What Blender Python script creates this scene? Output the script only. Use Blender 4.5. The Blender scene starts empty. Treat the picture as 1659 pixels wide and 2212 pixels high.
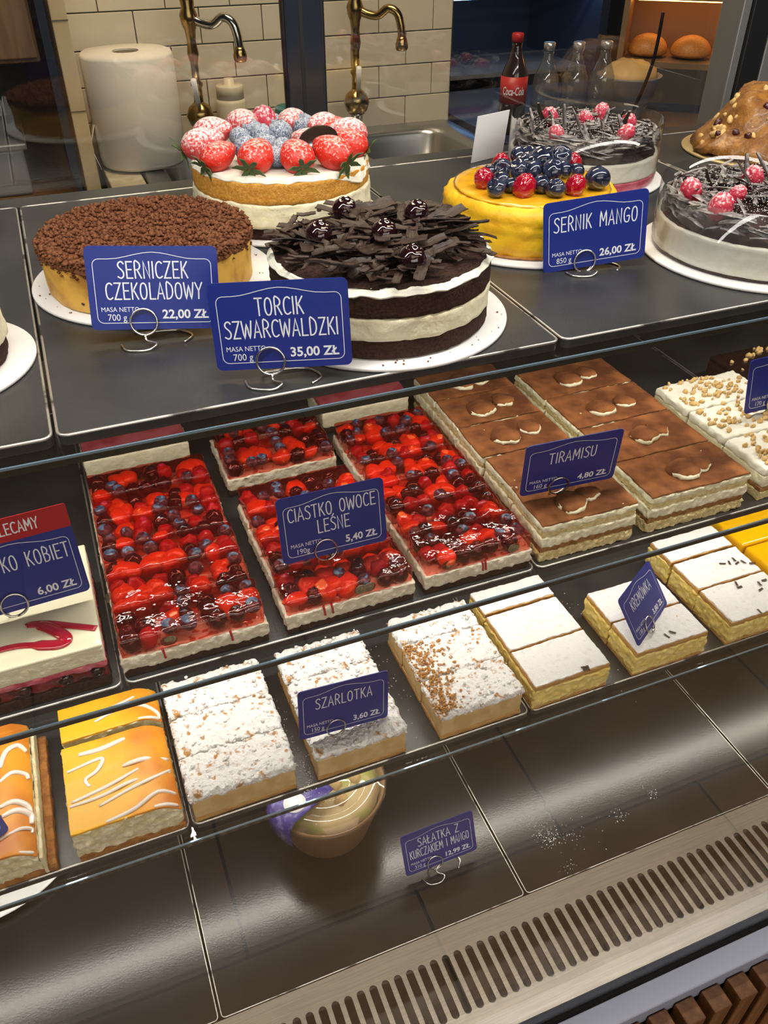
import bpy, bmesh, math, random
from mathutils import Vector, Matrix, noise

sc = bpy.context.scene
COL = sc.collection
PI = math.pi
rnd = random.Random(7)

# ------------------------------------------------------------------ camera
ZC = 1.435                                   # eye height above the shop floor
YAW, PITCH = math.radians(21.715), math.radians(37.638)
fw = Vector((math.sin(YAW) * math.cos(PITCH), math.cos(YAW) * math.cos(PITCH), -math.sin(PITCH)))
rt = Vector((math.cos(YAW), -math.sin(YAW), 0))
up = rt.cross(fw)
cd = bpy.data.cameras.new('camera')
cam = bpy.data.objects.new('camera', cd)
COL.objects.link(cam)
cam.matrix_world = Matrix(((rt.x, up.x, -fw.x, 0), (rt.y, up.y, -fw.y, 0), (rt.z, up.z, -fw.z, ZC), (0, 0, 0, 1)))
cd.sensor_fit = 'HORIZONTAL'
cd.sensor_width = 36.0
cd.lens = 1804.0 * 36.0 / 1659.0
cd.clip_start = 0.02
sc.camera = cam

# ------------------------------------------------------------------ world, lights, exposure
w = bpy.data.worlds.new('shop_air')
sc.world = w
w.use_nodes = True
w.node_tree.nodes['Background'].inputs[0].default_value = (0.80, 0.86, 1.0, 1)
w.node_tree.nodes['Background'].inputs[1].default_value = 0.022
sc.view_settings.view_transform = 'Standard'
sc.view_settings.look = 'None'
sc.view_settings.gamma = 1.0
sc.view_settings.use_curve_mapping = False
sc.view_settings.exposure = 0.0
sc.cycles.use_denoising = True
sc.cycles.use_adaptive_sampling = True
sc.cycles.adaptive_threshold = 0.12
sc.cycles.max_bounces = 6
sc.cycles.diffuse_bounces = 2
sc.cycles.glossy_bounces = 2
sc.cycles.transmission_bounces = 4
sc.cycles.transparent_max_bounces = 16
sc.cycles.caustics_reflective = False
sc.cycles.caustics_refractive = False
sc.cycles.sample_clamp_indirect = 4.0


def area(name, loc, size, energy, col, rot=(0, 0, 0), spread=PI):
    l = bpy.data.lights.new(name, 'AREA')
    l.shape = 'RECTANGLE'
    l.size, l.size_y = size
    l.energy = energy
    l.color = col
    l.spread = spread
    o = bpy.data.objects.new(name, l)
    COL.objects.link(o)
    o.location = loc
    o.rotation_euler = rot
    return o


WARMW = (1.0, 0.93, 0.82)
T1, T2, T3, TD = 1.16, 0.945, 0.73, 0.50       # tray tops of the three glass shelves, then the deck
LX0, LX1 = -0.75, 1.35
LXC, LW = (LX0 + LX1) / 2, LX1 - LX0
# LED tubes of the case: canopy and under each glass shelf
area('led_canopy_light', (LXC, 0.43, 1.76), (LW, 0.05), 13.0, (1.0, 0.96, 0.90), (math.radians(14), 0, 0))
area('led_shelf_light', (LXC, 0.60, T1 - 0.026), (LW, 0.012), 3.0, WARMW, (math.radians(-12), 0, 0))
area('led_shelf_light.001', (LXC, 0.60, T2 - 0.026), (LW, 0.012), 3.4, WARMW, (math.radians(-12), 0, 0))
area('led_shelf_light.002', (LXC, 0.595, T3 - 0.026), (LW, 0.012), 3.0, WARMW)
# ceiling lamps of the shop on the customers' side and of the staff side
area('shop_ceiling_light', (0.6, -1.5, 2.75), (2.4, 1.2), 19.0, (1.0, 0.80, 0.58))
area('staff_ceiling_light', (0.55, 1.55, 2.5), (1.0, 0.5), 27.0, (1.0, 0.82, 0.58))

area('added_front_fill', (0.2, -2.6, 1.95), (3.2, 1.1), 34.0, (1.0, 0.95, 0.88), (math.radians(80), 0, 0))  # added fill from the customers' side, brightens the front faces of the slices

# ------------------------------------------------------------------ node materials
MATS = {}


def nmat(name):
    m = bpy.data.materials.new(name)
    m.use_nodes = True
    MATS[name] = m
    return m, m.node_tree, m.node_tree.nodes['Principled BSDF']


def pm(name, col, rough=0.5, col2=None, scale=60, lo=0.4, hi=0.6, bump=0.0, bscale=300, metal=0.0, spec=0.5,
       sss=0.0, sssr=(0.5, 0.3, 0.2), coat=0.0, trans=0.0, detail=4.0, emit=None, estr=0.0, stretch=None, bdist=0.001, unit=False, dust=0.0, gradx=0.0):
    if unit:                                 # used on unit-size meshes scaled down by 0.01
        scale, bscale = scale / 100.0, bscale / 100.0
    m, t, b = nmat(name)
    b.inputs['Base Color'].default_value = (*col, 1)
    b.inputs['Roughness'].default_value = rough
    b.inputs['Metallic'].default_value = metal
    b.inputs['Specular IOR Level'].default_value = spec
    b.inputs['Coat Weight'].default_value = coat
    b.inputs['Coat Roughness'].default_value = 0.08
    b.inputs['Transmission Weight'].default_value = trans
    if sss:
        b.inputs['Subsurface Weight'].default_value = sss
        b.inputs['Subsurface Radius'].default_value = sssr
        b.inputs['Subsurface Scale'].default_value = 0.006
    if emit:
        b.inputs['Emission Color'].default_value = (*emit, 1)
        b.inputs['Emission Strength'].default_value = estr
    tc = None
    if col2 or bump:
        tc = t.nodes.new('ShaderNodeTexCoord')
        src = tc.outputs['Object']
        if stretch:
            mp = t.nodes.new('ShaderNodeMapping')
            mp.inputs['Scale'].default_value = stretch
            t.links.new(src, mp.inputs[0])
            src = mp.outputs[0]
    if col2:
        n = t.nodes.new('ShaderNodeTexNoise')
        n.inputs['Scale'].default_value = scale
        n.inputs['Detail'].default_value = min(detail, 3.0)
        r = t.nodes.new('ShaderNodeValToRGB')
        r.color_ramp.elements[0].position = lo
        r.color_ramp.elements[0].color = (*col, 1)
        r.color_ramp.elements[1].position = hi
        r.color_ramp.elements[1].color = (*col2, 1)
        t.links.new(src, n.inputs[0])
        fac = n.outputs[0]
        if dust:                             # sugar sieved from above settles on upward faces
            ge = t.nodes.new('ShaderNodeNewGeometry')
            sp = t.nodes.new('ShaderNodeSeparateXYZ')
            t.links.new(ge.outputs['Normal'], sp.inputs[0])
            ma = t.nodes.new('ShaderNodeMath')
            ma.operation = 'MULTIPLY_ADD'
            ma.inputs[1].default_value = dust
            t.links.new(sp.outputs['Z'], ma.inputs[0])
            t.links.new(n.outputs[0], ma.inputs[2])
            fac = ma.outputs[0]
        if gradx:                            # browner towards the oven side of the slab
            sp = t.nodes.new('ShaderNodeSeparateXYZ')
            t.links.new(tc.outputs['Object'], sp.inputs[0])
            ma = t.nodes.new('ShaderNodeMath')
            ma.operation = 'MULTIPLY_ADD'
            ma.inputs[1].default_value = gradx
            t.links.new(sp.outputs['X'], ma.inputs[0])
            t.links.new(fac, ma.inputs[2])
            fac = ma.outputs[0]
        t.links.new(fac, r.inputs[0])
        t.links.new(r.outputs[0], b.inputs['Base Color'])
    if bump:
        n2 = t.nodes.new('ShaderNodeTexNoise')
        n2.inputs['Scale'].default_value = bscale
        n2.inputs['Detail'].default_value = 2
        bp = t.nodes.new('ShaderNodeBump')
        bp.inputs['Strength'].default_value = bump
        bp.inputs['Distance'].default_value = bdist
        t.links.new(src, n2.inputs[0])
        t.links.new(n2.outputs[0], bp.inputs['Height'])
        t.links.new(bp.outputs[0], b.inputs['Normal'])
    return m


def clear(name, tint, ior=1.5, rough=0.0, body=0.0, bodycol=(1, 1, 1), bump=0.0, bscale=150, refl=(1, 1, 1)):
    """thin clear sheet or jelly: reflects by Fresnel, lets the rest through with a tint"""
    m = bpy.data.materials.new(name)
    m.use_nodes = True
    t = m.node_tree
    t.nodes.remove(t.nodes['Principled BSDF'])
    out = t.nodes['Material Output']
    tr = t.nodes.new('ShaderNodeBsdfTransparent')
    tr.inputs[0].default_value = (*tint, 1)
    gl = t.nodes.new('ShaderNodeBsdfGlossy')
    gl.inputs['Color'].default_value = (*refl, 1)
    gl.inputs['Roughness'].default_value = rough
    fr = t.nodes.new('ShaderNodeFresnel')
    # a sheet is not refracted here, so its rear face must reflect like its front face
    ge = t.nodes.new('ShaderNodeNewGeometry')
    mr = t.nodes.new('ShaderNodeMapRange')
    mr.inputs['To Min'].default_value = ior
    mr.inputs['To Max'].default_value = 1.0 / ior
    t.links.new(ge.outputs['Backfacing'], mr.inputs['Value'])
    t.links.new(mr.outputs[0], fr.inputs[0])
    mx = t.nodes.new('ShaderNodeMixShader')
    src = tr.outputs[0]
    if body:
        df = t.nodes.new('ShaderNodeBsdfDiffuse')
        df.inputs[0].default_value = (*bodycol, 1)
        m2 = t.nodes.new('ShaderNodeMixShader')
        m2.inputs[0].default_value = body
        t.links.new(src, m2.inputs[1])
        t.links.new(df.outputs[0], m2.inputs[2])
        src = m2.outputs[0]
    if bump:
        tc = t.nodes.new('ShaderNodeTexCoord')
        n2 = t.nodes.new('ShaderNodeTexNoise')
        n2.inputs['Scale'].default_value = bscale
        n2.inputs['Detail'].default_value = 2
        bp = t.nodes.new('ShaderNodeBump')
        bp.inputs['Strength'].default_value = bump
        bp.inputs['Distance'].default_value = 0.002
        t.links.new(tc.outputs['Object'], n2.inputs[0])
        t.links.new(n2.outputs[0], bp.inputs['Height'])
        t.links.new(bp.outputs[0], gl.inputs['Normal'])
        t.links.new(bp.outputs[0], fr.inputs['Normal'])
    t.links.new(fr.outputs[0], mx.inputs[0])
    t.links.new(src, mx.inputs[1])
    t.links.new(gl.outputs[0], mx.inputs[2])
    t.links.new(mx.outputs[0], out.inputs[0])
    MATS[name] = m
    return m


# case
TRAY = pm('black_enamel', (0.022, 0.024, 0.026), 0.34, (0.034, 0.036, 0.037), scale=14, bump=0.12, bscale=500, spec=0.5)
TEDGE = pm('worn_steel_edge', (0.62, 0.60, 0.56), 0.35, (0.10, 0.10, 0.10), scale=35, lo=0.56, hi=0.64, metal=0.85)
DECK = pm('satin_black_deck', (0.009, 0.008, 0.007), 0.21, (0.014, 0.013, 0.012), scale=10, bump=0.07, bscale=420, spec=0.55)
STEEL = pm('brushed_steel', (0.58, 0.51, 0.40), 0.28, (0.50, 0.44, 0.35), scale=9, metal=1.0, stretch=(2, 60, 60), bump=0.04, bscale=300)
DUCT = pm('dirty_air_duct', (0.10, 0.085, 0.065), 0.6, (0.25, 0.23, 0.20), scale=16, lo=0.45, hi=0.7, bump=0.3, bscale=60)
RUBBER = pm('black_rubber', (0.004, 0.004, 0.004), 0.6, spec=0.15)
TRIM = pm('grey_blue_painted_trim', (0.36, 0.39, 0.50), 0.45)
WOOD = pm('brown_wood', (0.22, 0.095, 0.030), 0.5, (0.13, 0.05, 0.015), scale=14, stretch=(6, 6, 0.6), bump=0.1, bscale=80)
GLASS = clear('clear_glass', (0.975, 0.985, 0.98), 1.45)
GLASSF = clear('front_glass_sheet', (0.99, 0.99, 0.985), 1.33)
GLASSB = clear('rear_glass_sheet', (0.97, 0.975, 0.97), 1.62)
GEDGE = pm('polished_glass_edge', (0.010, 0.020, 0.020), 0.12, coat=0.3)
GARRIS = pm('painted_glass_highlight', (0.25, 0.40, 0.55), 0.15, metal=0.6)  # blue highlight of the top arris, put into the colour
ACET = clear('acetate_collar', (0.975, 0.975, 0.975), 1.3)
FRAME = pm('blue_black_frame', (0.010, 0.016, 0.026), 0.22, spec=0.6, coat=0.4)
FRAMEK = pm('black_gasket_frame', (0.006, 0.006, 0.007), 0.4)
ALU = pm('grey_aluminium', (0.30, 0.30, 0.29), 0.4, metal=0.7)
WHITEPL = pm('white_led_cover', (0.8, 0.8, 0.8), 0.5)
# cards
BLUE = pm('blue_card', (0.006, 0.022, 0.235), 0.36)
RED = pm('red_card', (0.42, 0.006, 0.014), 0.33, coat=0.15)
WHITEP = pm('white_print', (0.82, 0.86, 0.92), 0.5)
CARDEDGE = pm('white_card_core', (0.75, 0.75, 0.72), 0.6)
WIRE = pm('steel_wire', (0.72, 0.70, 0.66), 0.22, metal=1.0)
BOARD = pm('white_cake_board', (0.80, 0.79, 0.78), 0.45)
GOLDB = pm('gold_cake_board', (0.62, 0.47, 0.22), 0.35, metal=0.5)
# food
CREAM = pm('cream', (0.84, 0.80, 0.58), 0.55, (0.80, 0.74, 0.50), scale=120, bump=0.5, bscale=260, bdist=0.0015)
WCREAM = pm('white_cream', (0.86, 0.84, 0.74), 0.5, (0.82, 0.79, 0.66), scale=120, bump=0.4, bscale=200, bdist=0.0015)
JCREAM = pm('curd_cream', (0.80, 0.75, 0.60), 0.6, (0.72, 0.64, 0.47), scale=220, bump=0.5, bscale=420)
DSPONGE = pm('dark_chocolate_sponge', (0.022, 0.011, 0.008), 0.85, (0.048, 0.022, 0.015), scale=500, bump=0.9, bscale=700, spec=0.2)
VSPONGE = pm('golden_sponge', (0.68, 0.36, 0.075), 0.8, (0.56, 0.25, 0.035), scale=350, bump=0.7, bscale=700, spec=0.2)
PSPONGE = pm('pale_sponge', (0.78, 0.66, 0.36), 0.8, (0.66, 0.50, 0.22), scale=260, bump=0.9, bscale=500, spec=0.2)
COFFEE = pm('coffee_sponge', (0.36, 0.18, 0.06), 0.75, (0.24, 0.10, 0.03), scale=200, bump=0.7, bscale=500, spec=0.2)
COCOA = pm('cocoa_powder', (0.125, 0.042, 0.016), 0.9, (0.33, 0.125, 0.042), scale=38, lo=0.38, hi=0.66, bump=0.35, bscale=900, spec=0.15, detail=8)
CRUMB = pm('cocoa_crumble', (0.135, 0.046, 0.020), 0.85, (0.20, 0.080, 0.036), scale=200, bump=0.6, bscale=900, spec=0.2)
BAKED = pm('baked_cheesecake_side', (0.82, 0.48, 0.085), 0.55, (0.40, 0.15, 0.022), scale=55, lo=0.46, hi=0.80, bump=0.4, bscale=220, detail=6)
CURD = pm('pale_cheese', (0.88, 0.82, 0.58), 0.6, (0.74, 0.64, 0.36), scale=130, bump=0.5, bscale=330, bdist=0.002)
MANGO = pm('mango_cheesecake', (0.86, 0.52, 0.012), 0.5, (0.80, 0.42, 0.010), scale=45, bump=0.5, bscale=260)
GLAZE = pm('mango_glaze', (0.84, 0.46, 0.02), 0.10, (0.80, 0.40, 0.015), scale=30, bump=0.25, bscale=110, coat=0.6)
YTOP = pm('yellow_baked_top', (0.90, 0.45, 0.015), 0.42, (0.70, 0.21, 0.010), scale=16, lo=0.46, hi=0.74, gradx=4.0, bump=0.45, bscale=120, detail=5)
OTOP = pm('orange_baked_top', (0.80, 0.34, 0.022), 0.42, (0.60, 0.17, 0.012), scale=20, lo=0.42, hi=0.70, bump=0.2, bscale=260, detail=5)
CRUST = pm('brown_crust', (0.46, 0.20, 0.045), 0.75, (0.30, 0.11, 0.02), scale=150, bump=0.7, bscale=400)
ICING = pm('white_icing', (0.86, 0.76, 0.68), 0.22, coat=0.4)
SUGAR = pm('powdered_sugar', (0.86, 0.85, 0.84), 0.95, (0.76, 0.72, 0.67), scale=160, lo=0.55, hi=0.75, bump=0.8, bscale=500, bdist=0.0015, spec=0.1)
APPLE = pm('apple_filling', (0.76, 0.55, 0.26), 0.4, (0.66, 0.44, 0.17), scale=70, bump=0.3, bscale=180)
CRUMBLE = pm('golden_crumble', (0.56, 0.28, 0.075), 0.85, (0.40, 0.17, 0.035), scale=200, bump=0.6, bscale=600)
CUSTARD = pm('custard', (0.90, 0.73, 0.27), 0.55, (0.84, 0.64, 0.17), scale=90, bump=0.7, bscale=230, bdist=0.002)
PUFF = pm('puff_pastry', (0.66, 0.40, 0.13), 0.75, (0.48, 0.23, 0.06), scale=70, stretch=(1, 1, 10), bump=0.8, bscale=200)
YJELLY = pm('yellow_jelly', (0.86, 0.46, 0.0), 0.12, coat=0.7)
JELLY = clear('red_jelly', (0.95, 0.46, 0.40), 1.45, 0.05, 0.05, (0.45, 0.015, 0.02), 0.8, 95)
PJELLY = pm('pink_jelly', (0.60, 0.12, 0.14), 0.12, (0.46, 0.05, 0.07), scale=40, coat=0.6, bump=0.2, bscale=120)
CHERRYM = pm('cherry_filling', (0.085, 0.004, 0.008), 0.15, (0.22, 0.012, 0.025), scale=90, coat=0.6, bump=0.7, bscale=160)
PINKC = pm('pink_cream', (0.60, 0.16, 0.20), 0.45, (0.46, 0.05, 0.09), scale=80, bump=0.5, bscale=220)
WCHOC = pm('white_glaze', (0.84, 0.80, 0.58), 0.25, coat=0.3)
SAUCE = pm('raspberry_sauce', (0.40, 0.008, 0.025), 0.12, coat=0.7)
DCHOC = pm('dark_chocolate', (0.020, 0.010, 0.007), 0.38, (0.046, 0.024, 0.016), scale=90, bump=0.5, bscale=300, stretch=(1, 6, 1))
DCHOC2 = pm('dusted_dark_chocolate', (0.032, 0.018, 0.014), 0.45, (0.50, 0.47, 0.46), scale=55, lo=0.56, hi=0.76, dust=0.2, bump=0.3, bscale=300, detail=6)
GCHOC = pm('glossy_chocolate', (0.022, 0.012, 0.009), 0.16, coat=0.6, bump=0.12, bscale=160)
CHERRY = pm('glazed_dark_cherry', (0.014, 0.003, 0.004), 0.06, coat=0.9, unit=True)
BLUEB = pm('blueberry_skin', (0.030, 0.040, 0.090), 0.35, (0.15, 0.19, 0.29), scale=150, lo=0.4, hi=0.65, unit=True)
BLUEBD = pm('dusted_blueberry_skin', (0.07, 0.10, 0.17), 0.7, (0.52, 0.56, 0.62), scale=900, lo=0.42, hi=0.72, dust=0.12, detail=6, unit=True)
BLUEBG = pm('glazed_blueberry_skin', (0.008, 0.011, 0.028), 0.07, (0.030, 0.038, 0.075), scale=120, coat=0.8, unit=True)
BLACKB = pm('blackberry_skin', (0.012, 0.004, 0.007), 0.14, (0.035, 0.006, 0.012), scale=200, coat=0.4, unit=True)
RASP = pm('raspberry_flesh', (0.46, 0.010, 0.035), 0.38, (0.32, 0.006, 0.02), scale=200, unit=True)
RASPD = pm('dusted_raspberry_flesh', (0.48, 0.020, 0.055), 0.6, (0.80, 0.68, 0.70), scale=420, lo=0.62, hi=0.86, dust=0.26, detail=6, unit=True)
RASPG = pm('glazed_raspberry_flesh', (0.36, 0.004, 0.020), 0.08, coat=0.8, unit=True)
STRAW = pm('strawberry_flesh', (0.74, 0.085, 0.018), 0.25, (0.92, 0.34, 0.07), scale=70, lo=0.5, hi=0.8, coat=0.3, bump=0.5, bscale=380, unit=True)
STRAWD = pm('dusted_strawberry_flesh', (0.66, 0.028, 0.014), 0.4, (0.84, 0.62, 0.58), scale=800, lo=0.62, hi=0.84, dust=0.2, bump=0.8, bscale=420, detail=6, unit=True)
STRAWS = pm('snowy_strawberry_flesh', (0.60, 0.06, 0.06), 0.6, (0.86, 0.76, 0.76), scale=800, lo=0.50, hi=0.72, dust=0.18, bump=0.8, bscale=420, detail=6, unit=True)
LEAF = pm('strawberry_leaf', (0.075, 0.13, 0.035), 0.55, (0.045, 0.085, 0.02), scale=150)
CUT = pm('berry_cut_face', (0.24, 0.19, 0.09), 0.3, (0.13, 0.11, 0.08), scale=200, unit=True)
NUT = pm('nut_piece', (0.74, 0.52, 0.22), 0.6, (0.60, 0.36, 0.11), scale=120, unit=True)
CARAMEL = pm('caramel_nut_coat', (0.34, 0.145, 0.022), 0.42, (0.20, 0.075, 0.010), scale=70, bump=1.0, bscale=220, coat=0.12)
RAISIN = pm('dried_cranberry', (0.06, 0.006, 0.008), 0.25, coat=0.5, bump=0.5, bscale=300, unit=True)
# salad and staff side
BOWL = pm('kraft_paper_bowl', (0.27, 0.14, 0.055), 0.6, bump=0.1, bscale=300)
LIDM = clear('clear_plastic_lid', (0.93, 0.92, 0.88), 1.6, 0.06, 0.10, (0.75, 0.62, 0.40))
LETT = pm('lettuce', (0.60, 0.46, 0.24), 0.5, (0.40, 0.46, 0.10), scale=38, lo=0.5, hi=0.62, bump=0.3, bscale=120)
CHICK = pm('salad_chicken', (0.62, 0.42, 0.18), 0.5, (0.52, 0.30, 0.10), scale=70, unit=True)
PURPLE = pm('violet_paper_sleeve', (0.050, 0.035, 0.22), 0.5, (0.24, 0.20, 0.45), scale=90, lo=0.5, hi=0.7)
CERAM = pm('white_plate', (0.84, 0.84, 0.84), 0.25)
TILE = pm('cream_wall_tile', (0.66, 0.59, 0.46), 0.22, (0.62, 0.55, 0.42), scale=8, coat=0.2)
GROUT = pm('grey_grout', (0.13, 0.105, 0.08), 0.9)
BEIGE = pm('beige_tile_trim', (0.58, 0.46, 0.28), 0.5, (0.52, 0.40, 0.23), scale=15)
STONE = pm('worn_stone_top', (0.52, 0.45, 0.33), 0.6, (0.40, 0.33, 0.22), scale=25, bump=0.3, bscale=90)
SINK = pm('sink_steel', (0.50, 0.50, 0.50), 0.28, metal=1.0, bump=0.05, bscale=200)
BRASS = pm('aged_brass', (0.42, 0.29, 0.11), 0.22, (0.24, 0.16, 0.06), scale=40, metal=1.0)
CHROME = pm('worn_chrome', (0.42, 0.40, 0.36), 0.16, metal=1.0)
PAPER = pm('paper_towel', (0.78, 0.73, 0.64), 0.9, bump=0.3, bscale=200)
CARDB = pm('cardboard_core', (0.16, 0.12, 0.07), 0.9)
SOAPM = pm('cream_soap_bottle', (0.70, 0.62, 0.44), 0.4)
TEAL = pm('teal_sponge_cloth', (0.012, 0.14, 0.13), 0.9, bump=0.4, bscale=300)
FLOORM = pm('brown_floor_tile', (0.40, 0.235, 0.12), 0.4, (0.33, 0.19, 0.09), scale=5)
DBROWN = pm('dark_brown_panel', (0.075, 0.035, 0.016), 0.55, (0.12, 0.06, 0.028), scale=8, stretch=(1, 1, 8))
MIDWOOD = pm('staff_cabinet_wood', (0.22, 0.125, 0.055), 0.5, (0.16, 0.085, 0.035), scale=10, stretch=(8, 8, 1))
NAVYP = pm('navy_cooler_panel', (0.030, 0.042, 0.075), 0.4)
GREYP = pm('grey_partition', (0.20, 0.20, 0.21), 0.4)
DARKIN = pm('dark_room_wall', (0.055, 0.045, 0.035), 0.7)
COLA = pm('cola_liquid', (0.020, 0.006, 0.003), 0.08, coat=0.5)
COLAL = pm('red_bottle_label', (0.50, 0.018, 0.018), 0.4)
WATER = clear('clear_bottle_plastic', (0.80, 0.84, 0.86), 1.7, 0.02, 0.10, (0.4, 0.42, 0.42))
BLACKL = pm('black_bottle_label', (0.010, 0.012, 0.016), 0.4)
SILVERC = pm('silver_cap', (0.75, 0.75, 0.75), 0.25, metal=0.8)
OVENL = pm('oven_lamp_glow', (1, 0.5, 0.12), 0.5, emit=(1.0, 0.42, 0.09), estr=16.0)
BUN = pm('golden_bun', (0.60, 0.24, 0.045), 0.5, (0.45, 0.15, 0.02), scale=20)
OVENW = pm('oven_wall', (0.20, 0.12, 0.06), 0.45)
BLUEL = pm('cooler_lamp_glow', (0.3, 0.5, 1), 0.5, emit=(0.25, 0.5, 1.0), estr=6.0)
WHITEPAPER = pm('white_paper_sheet', (0.82, 0.83, 0.85), 0.6)


# ------------------------------------------------------------------ object helpers
def link(o, parent=None):
    COL.objects.link(o)
    if parent is not None:
        o.parent = parent
    return o


def mesh(name, verts, faces, mat, parent=None, smooth=True, loc=None, rot=None):
    me = bpy.data.meshes.new(name)
    me.from_pydata(verts, [], faces)
    me.materials.append(mat)
    if smooth:
        me.polygons.foreach_set('use_smooth', [True] * len(me.polygons))
    me.update()
    o = bpy.data.objects.new(name, me)
    link(o, parent)
    if loc is not None:
        o.location = loc
    if rot is not None:
        o.rotation_euler = rot
    return o


def inst(name, me, parent, loc, rot=(0, 0, 0), scale=1.0):
    o = bpy.data.objects.new(name, me)
    link(o, parent)
    o.location = loc
    o.rotation_euler = rot
    o.scale = (scale,) * 3 if isinstance(scale, (int, float)) else scale
    return o


def tag(o, label, cat, group=None, kind=None):
    o['label'] = label
    o['category'] = cat
    if group:
        o['group'] = group
    if kind:
        o['kind'] = kind
    return o


def thing(name, label, cat, loc=(0, 0, 0), rz=0.0, group=None, kind=None):
    o = bpy.data.objects.new(name, None)
    o.empty_display_size = 0.02
    link(o)
    o.location = loc
    o.rotation_euler = (0, 0, rz)
    return tag(o, label, cat, group, kind)


def struct(o):
    o['kind'] = 'structure'
    return o


def box_data(x0, x1, y0, y1, z0, z1):
    v = [(x, y, z) for z in (z0, z1) for y in (y0, y1) for x in (x0, x1)]
    f = [(0, 2, 3, 1), (4, 5, 7, 6), (0, 1, 5, 4), (2, 6, 7, 3), (0, 4, 6, 2), (1, 3, 7, 5)]
    return v, f


def bevel(o, wd, seg=2):
    m = o.modifiers.new('bevel', 'BEVEL')
    m.width = wd
    m.segments = seg
    m.limit_method = 'ANGLE'
    return o


def box(name, x0, x1, y0, y1, z0, z1, mat, parent=None, bev=0.0, smooth=False):
    cx, cy = (x0 + x1) / 2, (y0 + y1) / 2
    v, f = box_data(x0 - cx, x1 - cx, y0 - cy, y1 - cy, 0, z1 - z0)
    o = mesh(name, v, f, mat, parent, smooth, (cx, cy, z0))
    if bev:
        bevel(o, bev)
    return o


def axis_nodes(h, r, cell):
    n = max(1, int(round((2 * h - 2 * r) / cell)))
    c = [-(h - r) + (2 * (h - r)) * i / n for i in range(n + 1)]
    return [-h, -h + r * 0.45] + c + [h - r * 0.45, h] if r > 0 else c


def rblock(name, x0, x1, y0, y1, z0, z1, mat, parent=None, cell=0.004, amp=0.0006, freq=220.0, r=0.0012, seed=0.0,
           fn=None, amp2=0.0, freq2=60.0, zmin=None):
    """soft irregular block; coordinates relative to the parent"""
    cell *= 0.72
    cx, cy, cz = (x0 + x1) / 2, (y0 + y1) / 2, (z0 + z1) / 2
    hx, hy, hz = (x1 - x0) / 2, (y1 - y0) / 2, (z1 - z0) / 2
    r = min(r, hx * 0.9, hy * 0.9, hz * 0.9)
    ax, ay, az = axis_nodes(hx, r, cell), axis_nodes(hy, r, cell), axis_nodes(hz, r, cell)
    nx, ny, nz = len(ax) - 1, len(ay) - 1, len(az) - 1
    idx, verts, faces = {}, [], []
    off = Vector((seed * 13.7, seed * 7.3, seed * 3.1))

    def V(i, j, k):
        key = (i, j, k)
        if key in idx:
            return idx[key]
        p = Vector((ax[i], ay[j], az[k]))
        q = Vector((max(-(hx - r), min(hx - r, p.x)), max(-(hy - r), min(hy - r, p.y)), max(-(hz - r), min(hz - r, p.z))))
        d = p - q
        if d.length > 1e-9:
            p = q + d.normalized() * r
        p += Vector((cx, cy, cz))
        if amp:
            p += noise.noise_vector((p + off) * freq) * amp
        if amp2:
            p += noise.noise_vector((p + off) * freq2) * amp2
        if fn:
            p = fn(p, i, j, k)
        if zmin is not None and p.z < zmin:
            p.z = zmin
        idx[key] = len(verts)
        verts.append(tuple(p))
        return idx[key]

    for i in range(nx):
        for j in range(ny):
            faces.append((V(i, j, 0), V(i, j + 1, 0), V(i + 1, j + 1, 0), V(i + 1, j, 0)))
            faces.append((V(i, j, nz), V(i + 1, j, nz), V(i + 1, j + 1, nz), V(i, j + 1, nz)))
    for i in range(nx):
        for k in range(nz):
            faces.append((V(i, 0, k), V(i + 1, 0, k), V(i + 1, 0, k + 1), V(i, 0, k + 1)))
            faces.append((V(i, ny, k), V(i, ny, k + 1), V(i + 1, ny, k + 1), V(i + 1, ny, k)))
    for j in range(ny):
        for k in range(nz):
            faces.append((V(0, j, k), V(0, j, k + 1), V(0, j + 1, k + 1), V(0, j + 1, k)))
            faces.append((V(nx, j, k), V(nx, j + 1, k), V(nx, j + 1, k + 1), V(nx, j, k + 1)))
    return mesh(name, verts, faces, mat, parent)


def lathe(name, prof, mat, parent=None, seg=96, amp=0.0, freq=150.0, seed=0.0, loc=None, fn=None, zmin=None, smooth=True, cap=True):
    """prof: (radius, z) from bottom to top; ends capped"""
    verts, faces = [], []
    off = Vector((seed * 5.1, seed * 9.7, seed))
    for (rr, z) in prof:
        for s in range(seg):
            a = 2 * PI * s / seg
            p = Vector((rr * math.cos(a), rr * math.sin(a), z))
            if amp:
                p += noise.noise_vector((p + off) * freq) * amp
            if fn:
                p = fn(p, a, rr)
            if zmin is not None and p.z < zmin:
                p.z = zmin
            verts.append(tuple(p))
    for k in range(len(prof) - 1):
        for s in range(seg):
            t = (s + 1) % seg
            faces.append((k * seg + s, k * seg + t, (k + 1) * seg + t, (k + 1) * seg + s))
    if cap:
        faces.append(tuple(reversed(range(seg))))
        b = (len(prof) - 1) * seg
        faces.append(tuple(range(b, b + seg)))
    return mesh(name, verts, faces, mat, parent, smooth, loc)


def cyl_prof(r0, z0, r1, z1, edge=0.0015, nz=6, nr=10, dome=0.0):
    """bottom cap centre .. side .. top cap centre, with rounded arrises"""
    p = [(0.0004, z0), (r0 * 0.6, z0), (r0 - edge, z0)]
    for i in range(nz + 1):
        t = i / nz
        p.append((r0 + (r1 - r0) * t, z0 + edge + (z1 - z0 - 2 * edge) * t))
    p.append((r1 - edge * 0.35, z1 - edge * 0.35))
    for i in range(nr):
        t = 1 - i / nr
        p.append((max(0.0004, (r1 - edge) * t), z1 + dome * (1 - t * t)))
    p.append((0.0004, z1 + dome))
    return p


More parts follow.
